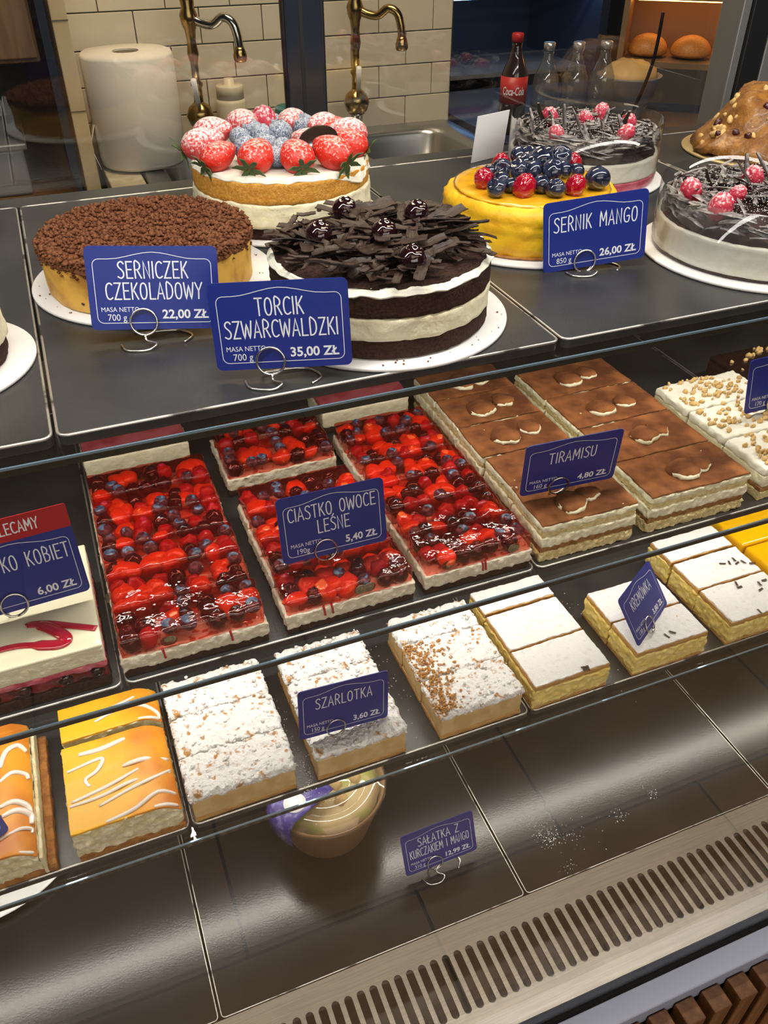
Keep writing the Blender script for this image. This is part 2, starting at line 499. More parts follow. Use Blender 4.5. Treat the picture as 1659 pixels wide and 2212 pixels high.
def tube_data(pts, r, sides=6, closed=False):
    verts, faces = [], []
    n = len(pts)
    P = [Vector(p) for p in pts]
    prev = None
    for i in range(n):
        a = P[(i - 1) % n] if (closed or i > 0) else P[i]
        b = P[(i + 1) % n] if (closed or i < n - 1) else P[i]
        t = (b - a)
        t = t.normalized() if t.length > 1e-9 else Vector((0, 0, 1))
        if prev is None:
            u = t.orthogonal().normalized()
        else:
            u = (prev - t * prev.dot(t))
            u = u.normalized() if u.length > 1e-6 else t.orthogonal().normalized()
        prev = u
        v = t.cross(u)
        rr = r[i] if isinstance(r, (list, tuple)) else r
        for s in range(sides):
            an = 2 * PI * s / sides
            verts.append(tuple(P[i] + u * (math.cos(an) * rr) + v * (math.sin(an) * rr)))
    m = n if closed else n - 1
    for i in range(m):
        j = (i + 1) % n
        for s in range(sides):
            t = (s + 1) % sides
            faces.append((i * sides + s, i * sides + t, j * sides + t, j * sides + s))
    if not closed:
        faces.append(tuple(reversed(range(sides))))
        faces.append(tuple(range((n - 1) * sides, n * sides)))
    return verts, faces


def tube(name, pts, r, mat, parent=None, sides=6, closed=False, loc=None):
    v, f = tube_data(pts, r, sides, closed)
    return mesh(name, v, f, mat, parent, True, loc)


def smooth_path(pts, n=6):
    out = []
    P = [Vector(p) for p in pts]
    for i in range(len(P) - 1):
        p0 = P[max(i - 1, 0)]
        p1, p2 = P[i], P[i + 1]
        p3 = P[min(i + 2, len(P) - 1)]
        for k in range(n):
            t = k / n
            out.append(0.5 * ((2 * p1) + (p2 - p0) * t + (2 * p0 - 5 * p1 + 4 * p2 - p3) * t * t + (3 * p1 - p0 - 3 * p2 + p3) * t ** 3))
    out.append(P[-1])
    return out


def sphere_mesh(name, mat, seg=16, ring=10, fn=None):
    verts, faces = [(0, 0, -1)], []
    for k in range(1, ring):
        ph = PI * k / ring - PI / 2
        for s in range(seg):
            a = 2 * PI * s / seg
            verts.append((math.cos(ph) * math.cos(a), math.cos(ph) * math.sin(a), math.sin(ph)))
    verts.append((0, 0, 1))
    for s in range(seg):
        t = (s + 1) % seg
        faces.append((0, 1 + t, 1 + s))
        b = 1 + (ring - 2) * seg
        faces.append((len(verts) - 1, b + s, b + t))
    for k in range(ring - 2):
        for s in range(seg):
            t = (s + 1) % seg
            faces.append((1 + k * seg + s, 1 + k * seg + t, 1 + (k + 1) * seg + t, 1 + (k + 1) * seg + s))
    if fn:
        verts = [tuple(fn(Vector(v))) for v in verts]
    me = bpy.data.meshes.new(name)
    me.from_pydata(verts, [], faces)
    me.polygons.foreach_set('use_smooth', [True] * len(me.polygons))
    me.materials.append(mat)
    return me


# --- berries (unit size, later scaled)
def fib(n):
    g = PI * (3 - math.sqrt(5))
    return [Vector((math.sqrt(1 - (1 - 2 * (i + .5) / n) ** 2) * math.cos(g * i), math.sqrt(1 - (1 - 2 * (i + .5) / n) ** 2) * math.sin(g * i), 1 - 2 * (i + .5) / n)) for i in range(n)]


FIB = fib(38)


def drupe(p):
    n = p.normalized()
    d = min((n - q).length for q in FIB)
    k = 1.06 - 1.1 * d * d
    return Vector((p.x * k * 0.92, p.y * k * 0.92, p.z * k * 1.12))


def blue_fn(p):
    r = math.hypot(p.x, p.y)
    z = p.z * 0.88
    if p.z > 0.6:
        z -= 0.30 * max(0, 1 - (r / 0.52) ** 2) - 0.10 * math.exp(-((r - 0.5) / 0.13) ** 2) * (1 + 0.5 * math.cos(5 * math.atan2(p.y, p.x)))
    return Vector((p.x, p.y, z))


def straw_fn(p):           # tip at +x, wide calyx end at -x
    t = (p.x + 1) / 2
    k = 1.0 - 0.45 * t * t
    d = min((p.normalized() - q).length for q in FIB)
    b = 1 - 0.05 * math.exp(-(d / 0.12) ** 2)
    return Vector((p.x * 1.22, p.y * k * b, p.z * k * b * 0.86))


def lump_fn(s):
    def f(p):
        return p * (1 + 0.28 * noise.noise(p * 1.3 + Vector((s, s * 2, 0)))) + noise.noise_vector(p * 2.7 + Vector((s, 0, s))) * 0.09
    return f


ME = {
    'blue': sphere_mesh('blueberry', BLUEB, 14, 10, blue_fn),
    'blued': sphere_mesh('blueberry_dusted', BLUEBD, 22, 16, blue_fn),
    'blueg': sphere_mesh('blueberry_glazed', BLUEBG, 22, 16, blue_fn),
    'black': sphere_mesh('blackberry', BLACKB, 22, 16, drupe),
    'rasp': sphere_mesh('raspberry', RASP, 22, 16, drupe),
    'raspd': sphere_mesh('raspberry_dusted', RASPD, 30, 22, drupe),
    'raspg': sphere_mesh('raspberry_glazed', RASPG, 30, 22, drupe),
    'straw': sphere_mesh('strawberry_piece', STRAW, 16, 12, straw_fn),
    'strawd': sphere_mesh('strawberry_dusted', STRAWD, 28, 20, straw_fn),
    'straws': sphere_mesh('strawberry_snowy', STRAWS, 28, 20, straw_fn),
    'lump0': sphere_mesh('strawberry_chunk', STRAW, 14, 10, lump_fn(1.3)),
    'lump1': sphere_mesh('strawberry_chunk', STRAW, 14, 10, lump_fn(5.1)),
    'rlump': sphere_mesh('raspberry_chunk', RASP, 14, 10, lump_fn(8.8)),
    'cut': sphere_mesh('halved_berry', CUT, 12, 8),
    'cherry': sphere_mesh('glazed_cherry', CHERRY, 22, 16, blue_fn),
    'nut0': sphere_mesh('nut_piece', NUT, 8, 6, lump_fn(2.2)),
    'nut1': sphere_mesh('nut_piece', NUT, 8, 6, lump_fn(9.9)),
    'raisin': sphere_mesh('dried_cranberry', RAISIN, 14, 10, lump_fn(4.4)),
}


def scatter_lumps(name, pts, sizes, mat, parent=None, kind=True, squash=0.8, seed=3):
    """many tiny grains nobody could count, as one object"""
    base = [(0, 0, 1), (0.9, 0, 0.2), (0.28, 0.85, 0.2), (-0.72, 0.53, 0.2), (-0.72, -0.53, 0.2), (0.28, -0.85, 0.2), (0.1, 0.05, -0.8)]
    fs = [(0, 1, 2), (0, 2, 3), (0, 3, 4), (0, 4, 5), (0, 5, 1), (6, 2, 1), (6, 3, 2), (6, 4, 3), (6, 5, 4), (6, 1, 5)]
    R = random.Random(seed)
    verts, faces = [], []
    for p, s in zip(pts, sizes):
        a = R.uniform(0, 2 * PI)
        ca, sa = math.cos(a), math.sin(a)
        b = len(verts)
        for q in base:
            k = s * R.uniform(0.7, 1.25)
            verts.append((p[0] + k * (q[0] * ca - q[1] * sa), p[1] + k * (q[0] * sa + q[1] * ca), p[2] + k * q[2] * squash))
        faces += [tuple(b + i for i in f) for f in fs]
    o = mesh(name, verts, faces, mat, parent)
    o['kind'] = 'stuff'
    return o


# ------------------------------------------------------------------ setting: floor, staff-side wall, case shell
floor = struct(mesh('floor', *box_data(-3, 4, -4.5, 4, -0.05, -0.003), GROUT, None, False))
tile_me = None
for j in range(-4, 2):
    for i in range(-2, 4):
        x = 0.335 + 0.605 * i + (0.30 if j % 2 else 0.0)
        y = -0.145 + 0.605 * j
        if tile_me is None:
            o = box('floor_tile', 0.003, 0.602, 0.003, 0.602, -0.003, 0.0, FLOORM, None)
            tile_me = o.data
            o.parent = floor
            o.location = (x + 0.3025, y + 0.3025, -0.003)
        else:
            inst('floor_tile', tile_me, floor, (x + 0.3025, y + 0.3025, -0.003))
WALLY = 2.25
wall = struct(box('wall_back', 0.10, 1.09, WALLY + 0.004, WALLY + 0.12, 0.0, 2.6, GROUT))
row_h, tw = 0.0752, 0.150
wt = {}
for k in range(10):
    z0 = ZC - 0.256 - row_h * 5 + k * row_h + 0.0012
    xx = 0.206 - tw * 2 + (0.075 if k % 2 == 0 else 0.0)
    while xx < 1.085:
        a, b = max(0.128, xx + 0.001), min(1.085, xx + tw - 0.001)
        if b - a > 0.01:
            key = (round(b - a, 4))
            if key not in wt:
                v, f = box_data(-(b - a) / 2, (b - a) / 2, -0.004, 0.003, 0, row_h - 0.0024)
                o = mesh('wall_tile', v, f, TILE, wall, False)
                bevel(o, 0.0014, 2)
                wt[key] = o.data
                o.matrix_parent_inverse = Matrix.Identity(4)
            else:
                o = inst('wall_tile', wt[key], wall, (0, 0, 0))
                bevel(o, 0.0014, 2)
            o.location = Vector(((a + b) / 2, WALLY + 0.001, z0)) - wall.location
        xx += tw
struct(box('wall_left', -0.9, 0.092, 2.75, 2.85, 0.0, 2.6, DBROWN))
struct(box('wall_right', 1.10, 4.0, 3.3, 3.4, 0.0, 2.6, DARKIN))
post = struct(box('trim_1', 0.094, 0.126, 2.05, 2.25, 0.0, 2.6, BEIGE, None, 0.002))
for k, zz in enumerate((1.02, 1.19, 1.36, 1.53)):
    box('trim_joint', -0.0165, 0.0165, -0.1012, 0.1, zz, zz + 0.002, GROUT, post)

# staff counter with sinks
ct = thing('staff_counter', 'worn stone worktop with two steel sinks below the tiled wall', 'counter', (0.60, 2.05, 0))
CZ = ZC - 0.545
box('stone_edge', -0.46, -0.385, -0.55, 0.185, CZ - 0.04, CZ, STONE, ct, 0.003)
box('cabinet_body', -0.455, 0.47, -0.5, 0.18, 0.0, CZ - 0.22, DBROWN, ct)


def sink(name, cx, wx, cy, wy, parent):
    """steel basin: flat rim with a rounded bowl sunk into it"""
    verts, faces = [], []
    n = 40

    def ring(hx, hy, rr, z):
        b = len(verts)
        for s in range(n):
            a = 2 * PI * s / n
            c, q = math.cos(a), math.sin(a)
            e = 2.0 / rr
            verts.append((cx + hx * math.copysign(abs(c) ** e, c), cy + hy * math.copysign(abs(q) ** e, q), z))
        return b
    rings = [ring(wx / 2, wy / 2, 40, CZ - 0.01), ring(wx / 2, wy / 2, 40, CZ + 0.003), ring(wx / 2 - 0.006, wy / 2 - 0.006, 30, CZ + 0.005),
             ring(wx / 2 - 0.045, wy / 2 - 0.06, 6, CZ + 0.003), ring(wx / 2 - 0.055, wy / 2 - 0.07, 6, CZ - 0.01),
             ring(wx / 2 - 0.075, wy / 2 - 0.09, 5, CZ - 0.15), ring(wx / 2 - 0.12, wy / 2 - 0.14, 4, CZ - 0.17), ring(0.01, 0.01, 2, CZ - 0.175)]
    for a, b in zip(rings, rings[1:]):
        for s in range(n):
            t = (s + 1) % n
            faces.append((a + s, a + t, b + t, b + s))
    faces.append(tuple(range(rings[-1], rings[-1] + n)))
    return mesh(name, verts, faces, SINK, parent)


sink('sink_basin', -0.145, 0.47, -0.18, 0.70, ct)
sink('sink_basin', 0.28, 0.375, -0.18, 0.70, ct)


def faucet(x, label):
    t = thing('brass_faucet', label, 'faucet', (x, 2.13, CZ + 0.004), 0, 'old brass faucets over the sinks')
    lathe('base', [(0.0004, 0), (0.026, 0), (0.026, 0.01), (0.014, 0.016), (0.014, 0.05), (0.020, 0.055), (0.0004, 0.055)], CHROME, t, 24)
    lathe('valve_ball', [(0.0004, 0.05), (0.014, 0.052), (0.026, 0.062), (0.032, 0.08), (0.026, 0.098), (0.014, 0.108), (0.010, 0.112), (0.0004, 0.112)], BRASS, t, 28)
    lathe('column', [(0.0004, 0.105), (0.011, 0.106), (0.010, 0.14), (0.014, 0.145), (0.014, 0.150), (0.009, 0.155), (0.0085, 0.19), (0.013, 0.21), (0.010, 0.235), (0.012, 0.255), (0.018, 0.27), (0.020, 0.285), (0.014, 0.30), (0.016, 0.315), (0.008, 0.345), (0.0004, 0.36)], BRASS, t, 24)
    pts = smooth_path([(0, 0, 0.285), (0.02, -0.012, 0.272), (0.045, -0.03, 0.268), (0.065, -0.045, 0.283), (0.082, -0.058, 0.275), (0.090, -0.064, 0.250), (0.092, -0.066, 0.225)], 5)
    bpy_last = [None]
    bpy_last[0] = tube('spout', pts, 0.0095, CHROME if x < 0.5 else BRASS, t, 10)
    lathe('spout_nozzle', [(0.0004, 0.198), (0.012, 0.198), (0.015, 0.203), (0.015, 0.212), (0.012, 0.222), (0.010, 0.228), (0.0004, 0.228)], BRASS, bpy_last[0], 18).location = (0.092, -0.066, 0)
    tube('lever', [(-0.004, -0.02, 0.10), (-0.012, -0.05, 0.125), (-0.02, -0.075, 0.17)], [0.004, 0.006, 0.0065], WHITEPL, t, 8)
    return t


faucet(0.385, 'brass faucet with silver spout standing behind the paper towel roll')
faucet(0.775, 'brass faucet seen right of the blue-black door frame')
t = thing('paper_towel_roll', 'large white paper towel roll standing on the worktop beside the sink', 'paper roll', (0.235, 2.10, CZ + 0.006))
lathe('paper_cylinder', [(0.028, 0.226), (0.028, 0.002), (0.092, 0), (0.097, 0.006), (0.0985, 0.11), (0.099, 0.218), (0.095, 0.226), (0.028, 0.2265)], PAPER, t, 64, 0.0016, 20, 2, cap=False)
lathe('core', [(0.0275, 0.0), (0.0275, 0.224), (0.024, 0.224), (0.024, 0.0)], CARDB, t, 32, cap=False)
mesh('loose_sheet', [(-0.097, -0.03, 0.09), (-0.099, 0.02, 0.09), (-0.115, -0.045, 0.05), (-0.112, 0.005, 0.05), (-0.102, -0.06, 0.005), (-0.10, -0.01, 0.003),
                     (-0.096, -0.03, 0.0905), (-0.098, 0.02, 0.0905), (-0.114, -0.045, 0.0505), (-0.111, 0.005, 0.0505), (-0.101, -0.06, 0.0055), (-0.099, -0.01, 0.0035)],
     [(0, 1, 3, 2), (2, 3, 5, 4), (6, 8, 9, 7), (8, 10, 11, 9), (0, 2, 8, 6), (2, 4, 10, 8), (1, 7, 9, 3), (3, 9, 11, 5), (4, 5, 11, 10), (0, 6, 7, 1)], PAPER, t)
t = thing('soap_bottle', 'cream soap bottle with round cap standing by the tiled wall', 'bottle', (0.475, 2.20, CZ + 0.004))
lathe('bottle_body', [(0.0004, 0), (0.034, 0), (0.036, 0.005), (0.036, 0.09), (0.033, 0.098), (0.0004, 0.098)], SOAPM, t, 32)
lathe('bottle_cap', [(0.0004, 0.098), (0.033, 0.098), (0.033, 0.125), (0.031, 0.128), (0.012, 0.129), (0.012, 0.142), (0.0004, 0.142)], SOAPM, t, 32)
cl = rblock('sponge_cloth', -0.045, 0.045, -0.02, 0.02, 0, 0.075, TEAL, None, 0.008, 0.004, 30, 0.008, 3, lambda p, i, j, k: Vector((p.x * (1 - 6 * max(0, p.z)), p.y, p.z)))
cl.location = (0.612, 2.19, CZ + 0.004)
tag(cl, 'folded teal cleaning cloth behind the strawberry cake', 'cloth')

# left end of the staff side: cupboard, shelf, box
t = thing('wall_cupboard', 'brown wooden cupboard hanging at the top left edge', 'cupboard', (-0.06, 2.30, ZC - 0.33))
box('body', -0.075, 0.12, -0.16, 0.16, 0.0, 0.62, MIDWOOD, t, 0.004)
box('door', -0.070, 0.115, -0.178, -0.161, 0.01, 0.61, MIDWOOD, t, 0.003)
t = thing('staff_shelf', 'low dark brown shelf unit behind the glass at far left', 'shelf', (-0.42, 2.35, 0))
box('shelf_board', -0.45, 0.50, -0.35, 0.35, CZ - 0.09, CZ - 0.06, MIDWOOD, t, 0.003)
box('shelf_body', -0.44, 0.49, -0.33, 0.34, 0.0, CZ - 0.091, DBROWN, t)
t = thing('bread_crate', 'grey crate on the brown staff shelf at far left', 'crate', (-0.22, 2.30, CZ - 0.06))
box('crate_body', -0.20, 0.20, -0.14, 0.14, 0.0, 0.10, GREYP, t, 0.006)
box('crate_rim', -0.21, 0.21, -0.15, 0.15, 0.10, 0.115, ALU, t, 0.004)

# right end of the staff side: cooler, bottles, bowl, oven
BZ = CZ
t = thing('drinks_counter', 'dark blue counter to the right of the sink carrying bottles', 'counter', (1.75, 2.15, 0))
box('counter_top', -0.640, 1.0, -0.42, 0.40, BZ - 0.04, BZ, NAVYP, t, 0.003)
box('counter_body', -0.63, 0.98, -0.38, 0.40, 0.0, BZ - 0.041, NAVYP, t)
t = thing('cooler_cabinet', 'dark blue-lit drinks cooler behind the bottles', 'cooler', (1.45, 2.85, 0))
box('cabinet_shell', -0.33, 0.33, 0.20, 0.25, 0.0, 2.0, NAVYP, t)
box('side_panel', -0.36, -0.33, -0.25, 0.25, 0.0, 2.0, NAVYP, t)
box('side_panel', 0.33, 0.36, -0.25, 0.25, 0.0, 2.0, NAVYP, t)
for zz in (0.9, 1.15, 1.40):
    box('cooler_shelf', -0.33, 0.33, -0.2, 0.199, zz, zz + 0.012, GREYP, t)
box('lamp_strip', -0.32, 0.32, -0.22, -0.20, 1.120, 1.132, BLUEL, t)


def bottle(x, y, label, cola, s=1.0):
    t = thing('drink_bottle', label, 'bottle', (x, y, BZ), -0.52 if cola else rnd.uniform(-.3, .3), 'bottles on the dark blue counter')
    prof = [(0.0004, 0), (0.030, 0), (0.033, 0.006), (0.0335, 0.08), (0.031, 0.095), (0.033, 0.115), (0.031, 0.135), (0.020, 0.16), (0.012, 0.185), (0.0125, 0.20), (0.0004, 0.2)]
    prof = [(a, b * s) for a, b in prof]
    lathe('bottle_body', prof, COLA if cola else WATER, t, 28)
    z0, z1 = (0.07 * s, 0.128 * s) if cola else (0.012 * s, 0.06 * s)
    lb = lathe('bottle_label', [(0.0338, z0), (0.0342, z0), (0.0342, z1), (0.0338, z1)], COLAL if cola else BLACKL, t, 28, cap=False)
    lathe('bottle_cap', [(0.0004, 0.198 * s), (0.0145, 0.198 * s), (0.0145, 0.214 * s), (0.013, 0.216 * s), (0.0004, 0.216 * s)], COLAL if cola else SILVERC, t, 20)
    return t


# ------------------------------------------------------------------ stroke lettering
GLY = {
    'A': (.42, [[(0, 0), (.21, 1), (.42, 0)], [(.08, .33), (.34, .33)]]),
    'B': (.40, [[(.04, 0), (.04, 1), (.24, .97), (.33, .8), (.26, .58), (.04, .53)], [(.2, .54), (.36, .42), (.38, .2), (.26, .02), (.04, 0)]]),
    'C': (.40, [[(.40, .90), (.28, 1), (.13, .93), (.04, .7), (.03, .35), (.1, .08), (.25, 0), (.40, .10)]]),
    'D': (.42, [[(.04, 0), (.04, 1), (.22, .97), (.36, .78), (.40, .5), (.36, .22), (.22, .03), (.04, 0)]]),
    'E': (.38, [[(.38, 1), (.04, 1), (.04, 0), (.38, 0)], [(.04, .52), (.32, .52)]]),
    'G': (.44, [[(.40, .90), (.28, 1), (.13, .93), (.04, .7), (.03, .35), (.1, .08), (.25, 0), (.38, .08), (.42, .42), (.24, .42)]]),
    'I': (.08, [[(.04, 0), (.04, 1)]]),
    'K': (.40, [[(.04, 0), (.04, 1)], [(.38, 1), (.05, .42)], [(.14, .56), (.40, 0)]]),
    'L': (.36, [[(.04, 1), (.04, 0), (.36, 0)]]),
    'M': (.52, [[(.03, 0), (.06, 1), (.26, .35), (.46, 1), (.49, 0)]]),
    'N': (.42, [[(.04, 0), (.04, 1), (.38, 0), (.38, 1)]]),
    'O': (.44, [[(.22, 1), (.09, .9), (.03, .6), (.04, .28), (.12, .05), (.22, 0), (.32, .05), (.40, .28), (.41, .6), (.35, .9), (.22, 1)]]),
    'P': (.38, [[(.04, 0), (.04, 1), (.26, .97), (.36, .78), (.28, .55), (.04, .48)]]),
    'R': (.40, [[(.04, 0), (.04, 1), (.25, .97), (.35, .78), (.28, .56), (.04, .5)], [(.17, .52), (.40, 0)]]),
    'S': (.38, [[(.38, .88), (.28, 1), (.13, .97), (.05, .84), (.08, .68), (.28, .47), (.36, .29), (.32, .09), (.18, 0), (.01, .09)]]),
    'T': (.40, [[(0, 1), (.40, 1)], [(.20, 1), (.20, 0)]]),
    'U': (.42, [[(.04, 1), (.04, .25), (.12, .03), (.28, .03), (.38, .25), (.38, 1)]]),
    'W': (.58, [[(0, 1), (.13, 0), (.29, .8), (.45, 0), (.58, 1)]]),
    'Y': (.42, [[(0, 1), (.21, .48), (.42, 1)], [(.21, .48), (.19, 0)]]),
    'Z': (.40, [[(.02, 1), (.39, 1), (.01, 0), (.40, 0)]]),
    ' ': (.34, []),
}
GLY['Ś'] = (GLY['S'][0], GLY['S'][1] + [[(.16, 1.10), (.28, 1.26)]])
GLY['Ó'] = (GLY['O'][0], GLY['O'][1] + [[(.18, 1.10), (.30, 1.26)]])
GLY['Ł'] = (GLY['L'][0], GLY['L'][1] + [[(-.06, .40), (.22, .62)]])


def ribbon(pts, wd, verts, faces, z=0.0):
    P = [Vector((p[0], p[1])) for p in pts]
    n = len(P)
    closed = n > 2 and (P[0] - P[-1]).length < 1e-6
    b = len(verts)
    for i in range(n):
        if i == 0 and not closed:
            t0 = t1 = (P[1] - P[0]).normalized()
        elif i == n - 1 and not closed:
            t0 = t1 = (P[-1] - P[-2]).normalized()
        else:
            a = P[i - 1] if i > 0 else P[-2]
            c = P[i + 1] if i < n - 1 else P[1]
            t0, t1 = (P[i] - a).normalized(), (c - P[i]).normalized()
        n0, n1 = Vector((-t0.y, t0.x)), Vector((-t1.y, t1.x))
        m = n0 + n1
        m = m.normalized() if m.length > 0.2 else n0
        k = wd / 2 / max(0.45, m.dot(n0))
        p = P[i]
        if not closed and i == 0:
            p = p - t0 * wd * 0.4
        if not closed and i == n - 1:
            p = p + t1 * wd * 0.4
        verts.append((p.x + m.x * k, p.y + m.y * k, z))
        verts.append((p.x - m.x * k, p.y - m.y * k, z))
    for i in range(n - 1):
        faces.append((b + 2 * i, b + 2 * i + 1, b + 2 * i + 3, b + 2 * i + 2))


def stroke_width(txt, h, gap):
    return sum(GLY[c][0] * h + gap * h for c in txt) - gap * h


def stroke_text(txt, cx, y, h, wd, verts, faces, gap=0.13, maxw=None, align='C', slope=0.0):
    W = stroke_width(txt, h, gap)
    sx = 1.0 if not maxw or W < maxw else maxw / W
    x = cx - (W * sx / 2 if align == 'C' else (W * sx if align == 'R' else 0))
    for c in txt:
        g = GLY[c]
        for pl in g[1]:
            q = [(x + p[0] * h * sx, y + p[1] * h) for p in pl]
            if len(q) > 4:
                q = [tuple(v) for v in smooth_path([(a, b2, 0) for a, b2 in q], 3)]
                q = [(a, b2) for a, b2, _ in q]
            ribbon(q, wd * (0.55 + 0.45 * sx), verts, faces)
        x += (g[0] + gap) * h * sx


def font_mesh(txt, size, bold, mat, name, parent, loc, rot, align='LEFT', sx=1.0):
    cu = bpy.data.curves.new('text_curve', 'FONT')
    cu.body = txt
    cu.size = size
    cu.align_x = align
    cu.offset = bold
    cu.resolution_u = 3
    o = bpy.data.objects.new('text_tmp', cu)
    COL.objects.link(o)
    bpy.context.view_layer.update()
    me = bpy.data.meshes.new_from_object(o.evaluated_get(bpy.context.evaluated_depsgraph_get()))
    bpy.data.objects.remove(o)
    bpy.data.curves.remove(cu)
    me.name = name
    me.materials.clear()
    me.materials.append(mat)
    r = bpy.data.objects.new(name, me)
    link(r, parent)
    r.location = loc
    r.rotation_euler = rot
    r.scale = (sx, 1, 1)
    return r


def rrect(w, h, r, n=5):
    pts = []
    for (cx, cy, a0) in ((w / 2 - r, r, -PI / 2), (w / 2 - r, h - r, 0), (-w / 2 + r, h - r, PI / 2), (-w / 2 + r, r, PI)):
        for i in range(n + 1):
            a = a0 + PI / 2 * i / n
            pts.append((cx + r * math.cos(a), cy + r * math.sin(a)))
    return pts


def plate(name, pts, t, mat, parent):
    """card lying in local XY, thickness along -Z"""
    n = len(pts)
    v = [(x, y, 0) for x, y in pts] + [(x, y, -t) for x, y in pts]
    f = [tuple(range(n)), tuple(reversed(range(n, 2 * n)))] + [(i, n + i, n + (i + 1) % n, (i + 1) % n) for i in range(n)]
    return mesh(name, v, f, mat, parent, False)


CW, CH = 0.0908, 0.0581


def price_card(label, pos, yaw, tilt, roll, title, weight, price, foot='wire', red=None, align='C', tcx=0.0, wstr='MASA NETTO'):
    """pos: bottom centre of the card"""
    t = thing('price_card', label, 'price card', pos, math.radians(yaw), 'blue price cards in the case')
    # card frame: local x right, local y up the card, local z towards the viewer
    ti, ro = math.radians(tilt), math.radians(roll)
    u0, v0 = Vector((1, 0, 0)), Vector((0, math.sin(ti), math.cos(ti)))
    u = u0 * math.cos(ro) + v0 * math.sin(ro)
    v = v0 * math.cos(ro) - u0 * math.sin(ro)
    nrm = u.cross(v)
    M = Matrix(((u.x, v.x, nrm.x, 0), (u.y, v.y, nrm.y, 0), (u.z, v.z, nrm.z, 0), (0, 0, 0, 1)))

    def put(o, dz=0.0):
        o.matrix_basis = M @ Matrix.Translation((0, 0, dz))
        return o

    def lift(o, dz):
        o.matrix_basis = Matrix.Translation((0, 0, dz))
        return o
    pl = put(plate('card_sheet', rrect(CW, CH, 0.004), 0.0010, BLUE, t))
    # border line with a low arch at the top
    ins, r = 0.0048, 0.0042
    w, h = CW - 2 * ins, CH - 2 * ins
    base = [(x, y + ins) for x, y in rrect(w, h - 0.004, r)]
    arch = []
    for i in range(13):
        s = i / 12
        x = (w / 2 - r) * (1 - 2 * s)
        e = max(0.0, min(1.0, (0.82 - abs(1 - 2 * s)) / 0.82))
        arch.append((x, ins + h - 0.004 + 0.0046 * (e * e * (3 - 2 * e))))
    line = base[:12] + arch[1:-1] + base[12:] + [base[0]]
    vv, ff = [], []
    ribbon(line, 0.00045, vv, ff)
    lift(mesh('border_line', vv, ff, WHITEP, pl, False), 0.00012)
    vv, ff = [], []
    H = 0.0118
    if len(title) == 2:
        h0 = 0.0112
        stroke_text(title[0], tcx, 0.0362, h0, 0.00098, vv, ff, maxw=CW * 0.82, align=align)
        stroke_text(title[1], tcx, 0.0216, h0, 0.00098, vv, ff, maxw=CW * 0.82, align=align)
    else:
        stroke_text(title[0], tcx, 0.0330, H, 0.0010, vv, ff, maxw=CW * 0.80, gap=0.15, align=align)
    if vv:
        lift(mesh('title_lettering', vv, ff, WHITEP, pl, False), 0.00012)
    I = Matrix.Identity(4)
    for nm, tx, sz, bo, loc, al, sx in (('weight_caption', wstr, 0.0047, 0.0, (-CW / 2 + 0.0075, 0.0128, 0), 'LEFT', 0.92),
                                        ('weight_figure', weight, 0.0066, 0.0, (-CW / 2 + 0.0115, 0.0065, 0), 'LEFT', 0.92),
                                        ('price_figure', price, 0.0088, 0.00022, (CW / 2 - 0.0085, 0.0078, 0), 'RIGHT', 1.02)):
        if not tx:
            continue
        o = font_mesh(tx, sz, bo, WHITEP, nm, pl, loc, (0, 0, 0), al, sx)
        o.matrix_basis = Matrix.Translation((loc[0], loc[1], 0.00012)) @ Matrix.Diagonal((sx, 1, 1, 1))
    if red:
        rp = plate('red_header', [(x, y + CH - 0.002) for x, y in rrect(CW, 0.0185, 0.002)], 0.0012, RED, t)
        put(rp, 0.0002)
        vv, ff = [], []
        stroke_text(red, 0.024, CH + 0.0035, 0.0085, 0.001, vv, ff, align='R')
        lift(mesh('header_lettering', vv, ff, WHITEP, rp, False), 0.0002)
    # wire holder: spiral ring gripping the lower edge of the card
    rr = 0.0094
    ring = []
    for i in range(50):
        a = -PI / 2 + 2 * PI * i / 26
        zz = 0.0013 if i < 25 else (0.0013 - 0.0034 * min(1.0, (i - 25) / 6))
        ring.append(Vector((-0.009 + rr * math.cos(a), 0.0055 + rr * math.sin(a), zz)))
    ring = [M @ p for p in ring]
    down = -pos[2]
    if foot == 'wire':
        zt = foot_z[0] - pos[2] + 0.0009
        start = ring[0]
        lead = [Vector((-0.007 - 0.020, -0.004, zt)), Vector((-0.022, -0.014, zt)), Vector((-0.008, -0.016, zt)), Vector((-0.0015, -0.011, zt + 0.002)), (start + Vector((0.001, -0.003, -0.003)))]
        tail = [ring[-1] + Vector((0.0, 0.004, -0.004)), Vector((0.004, 0.012, zt + 0.001)), Vector((0.016, 0.012, zt)), Vector((0.024, 0.002, zt)), Vector((0.018, -0.008, zt))]
        path = smooth_path(lead + [ring[0]], 5)[:-1] + ring + smooth_path([ring[-1]] + tail, 5)[1:]
    else:
        zt = foot_z[0] - pos[2]
        path = ring + [ring[-1] + Vector((0, 0.0005, -0.004)), Vector((ring[-1].x, ring[-1].y + 0.001, zt - 0.004))]
    tube('wire_holder', path, 0.00088, WIRE, t, 6)
    return t


foot_z = [0.0]

# ------------------------------------------------------------------ the display case
XB = [-0.740, -0.3835, -0.027, 0.3300, 0.6865, 1.043]      # tray joints
CASE_L, CASE_R = -0.745, 1.25


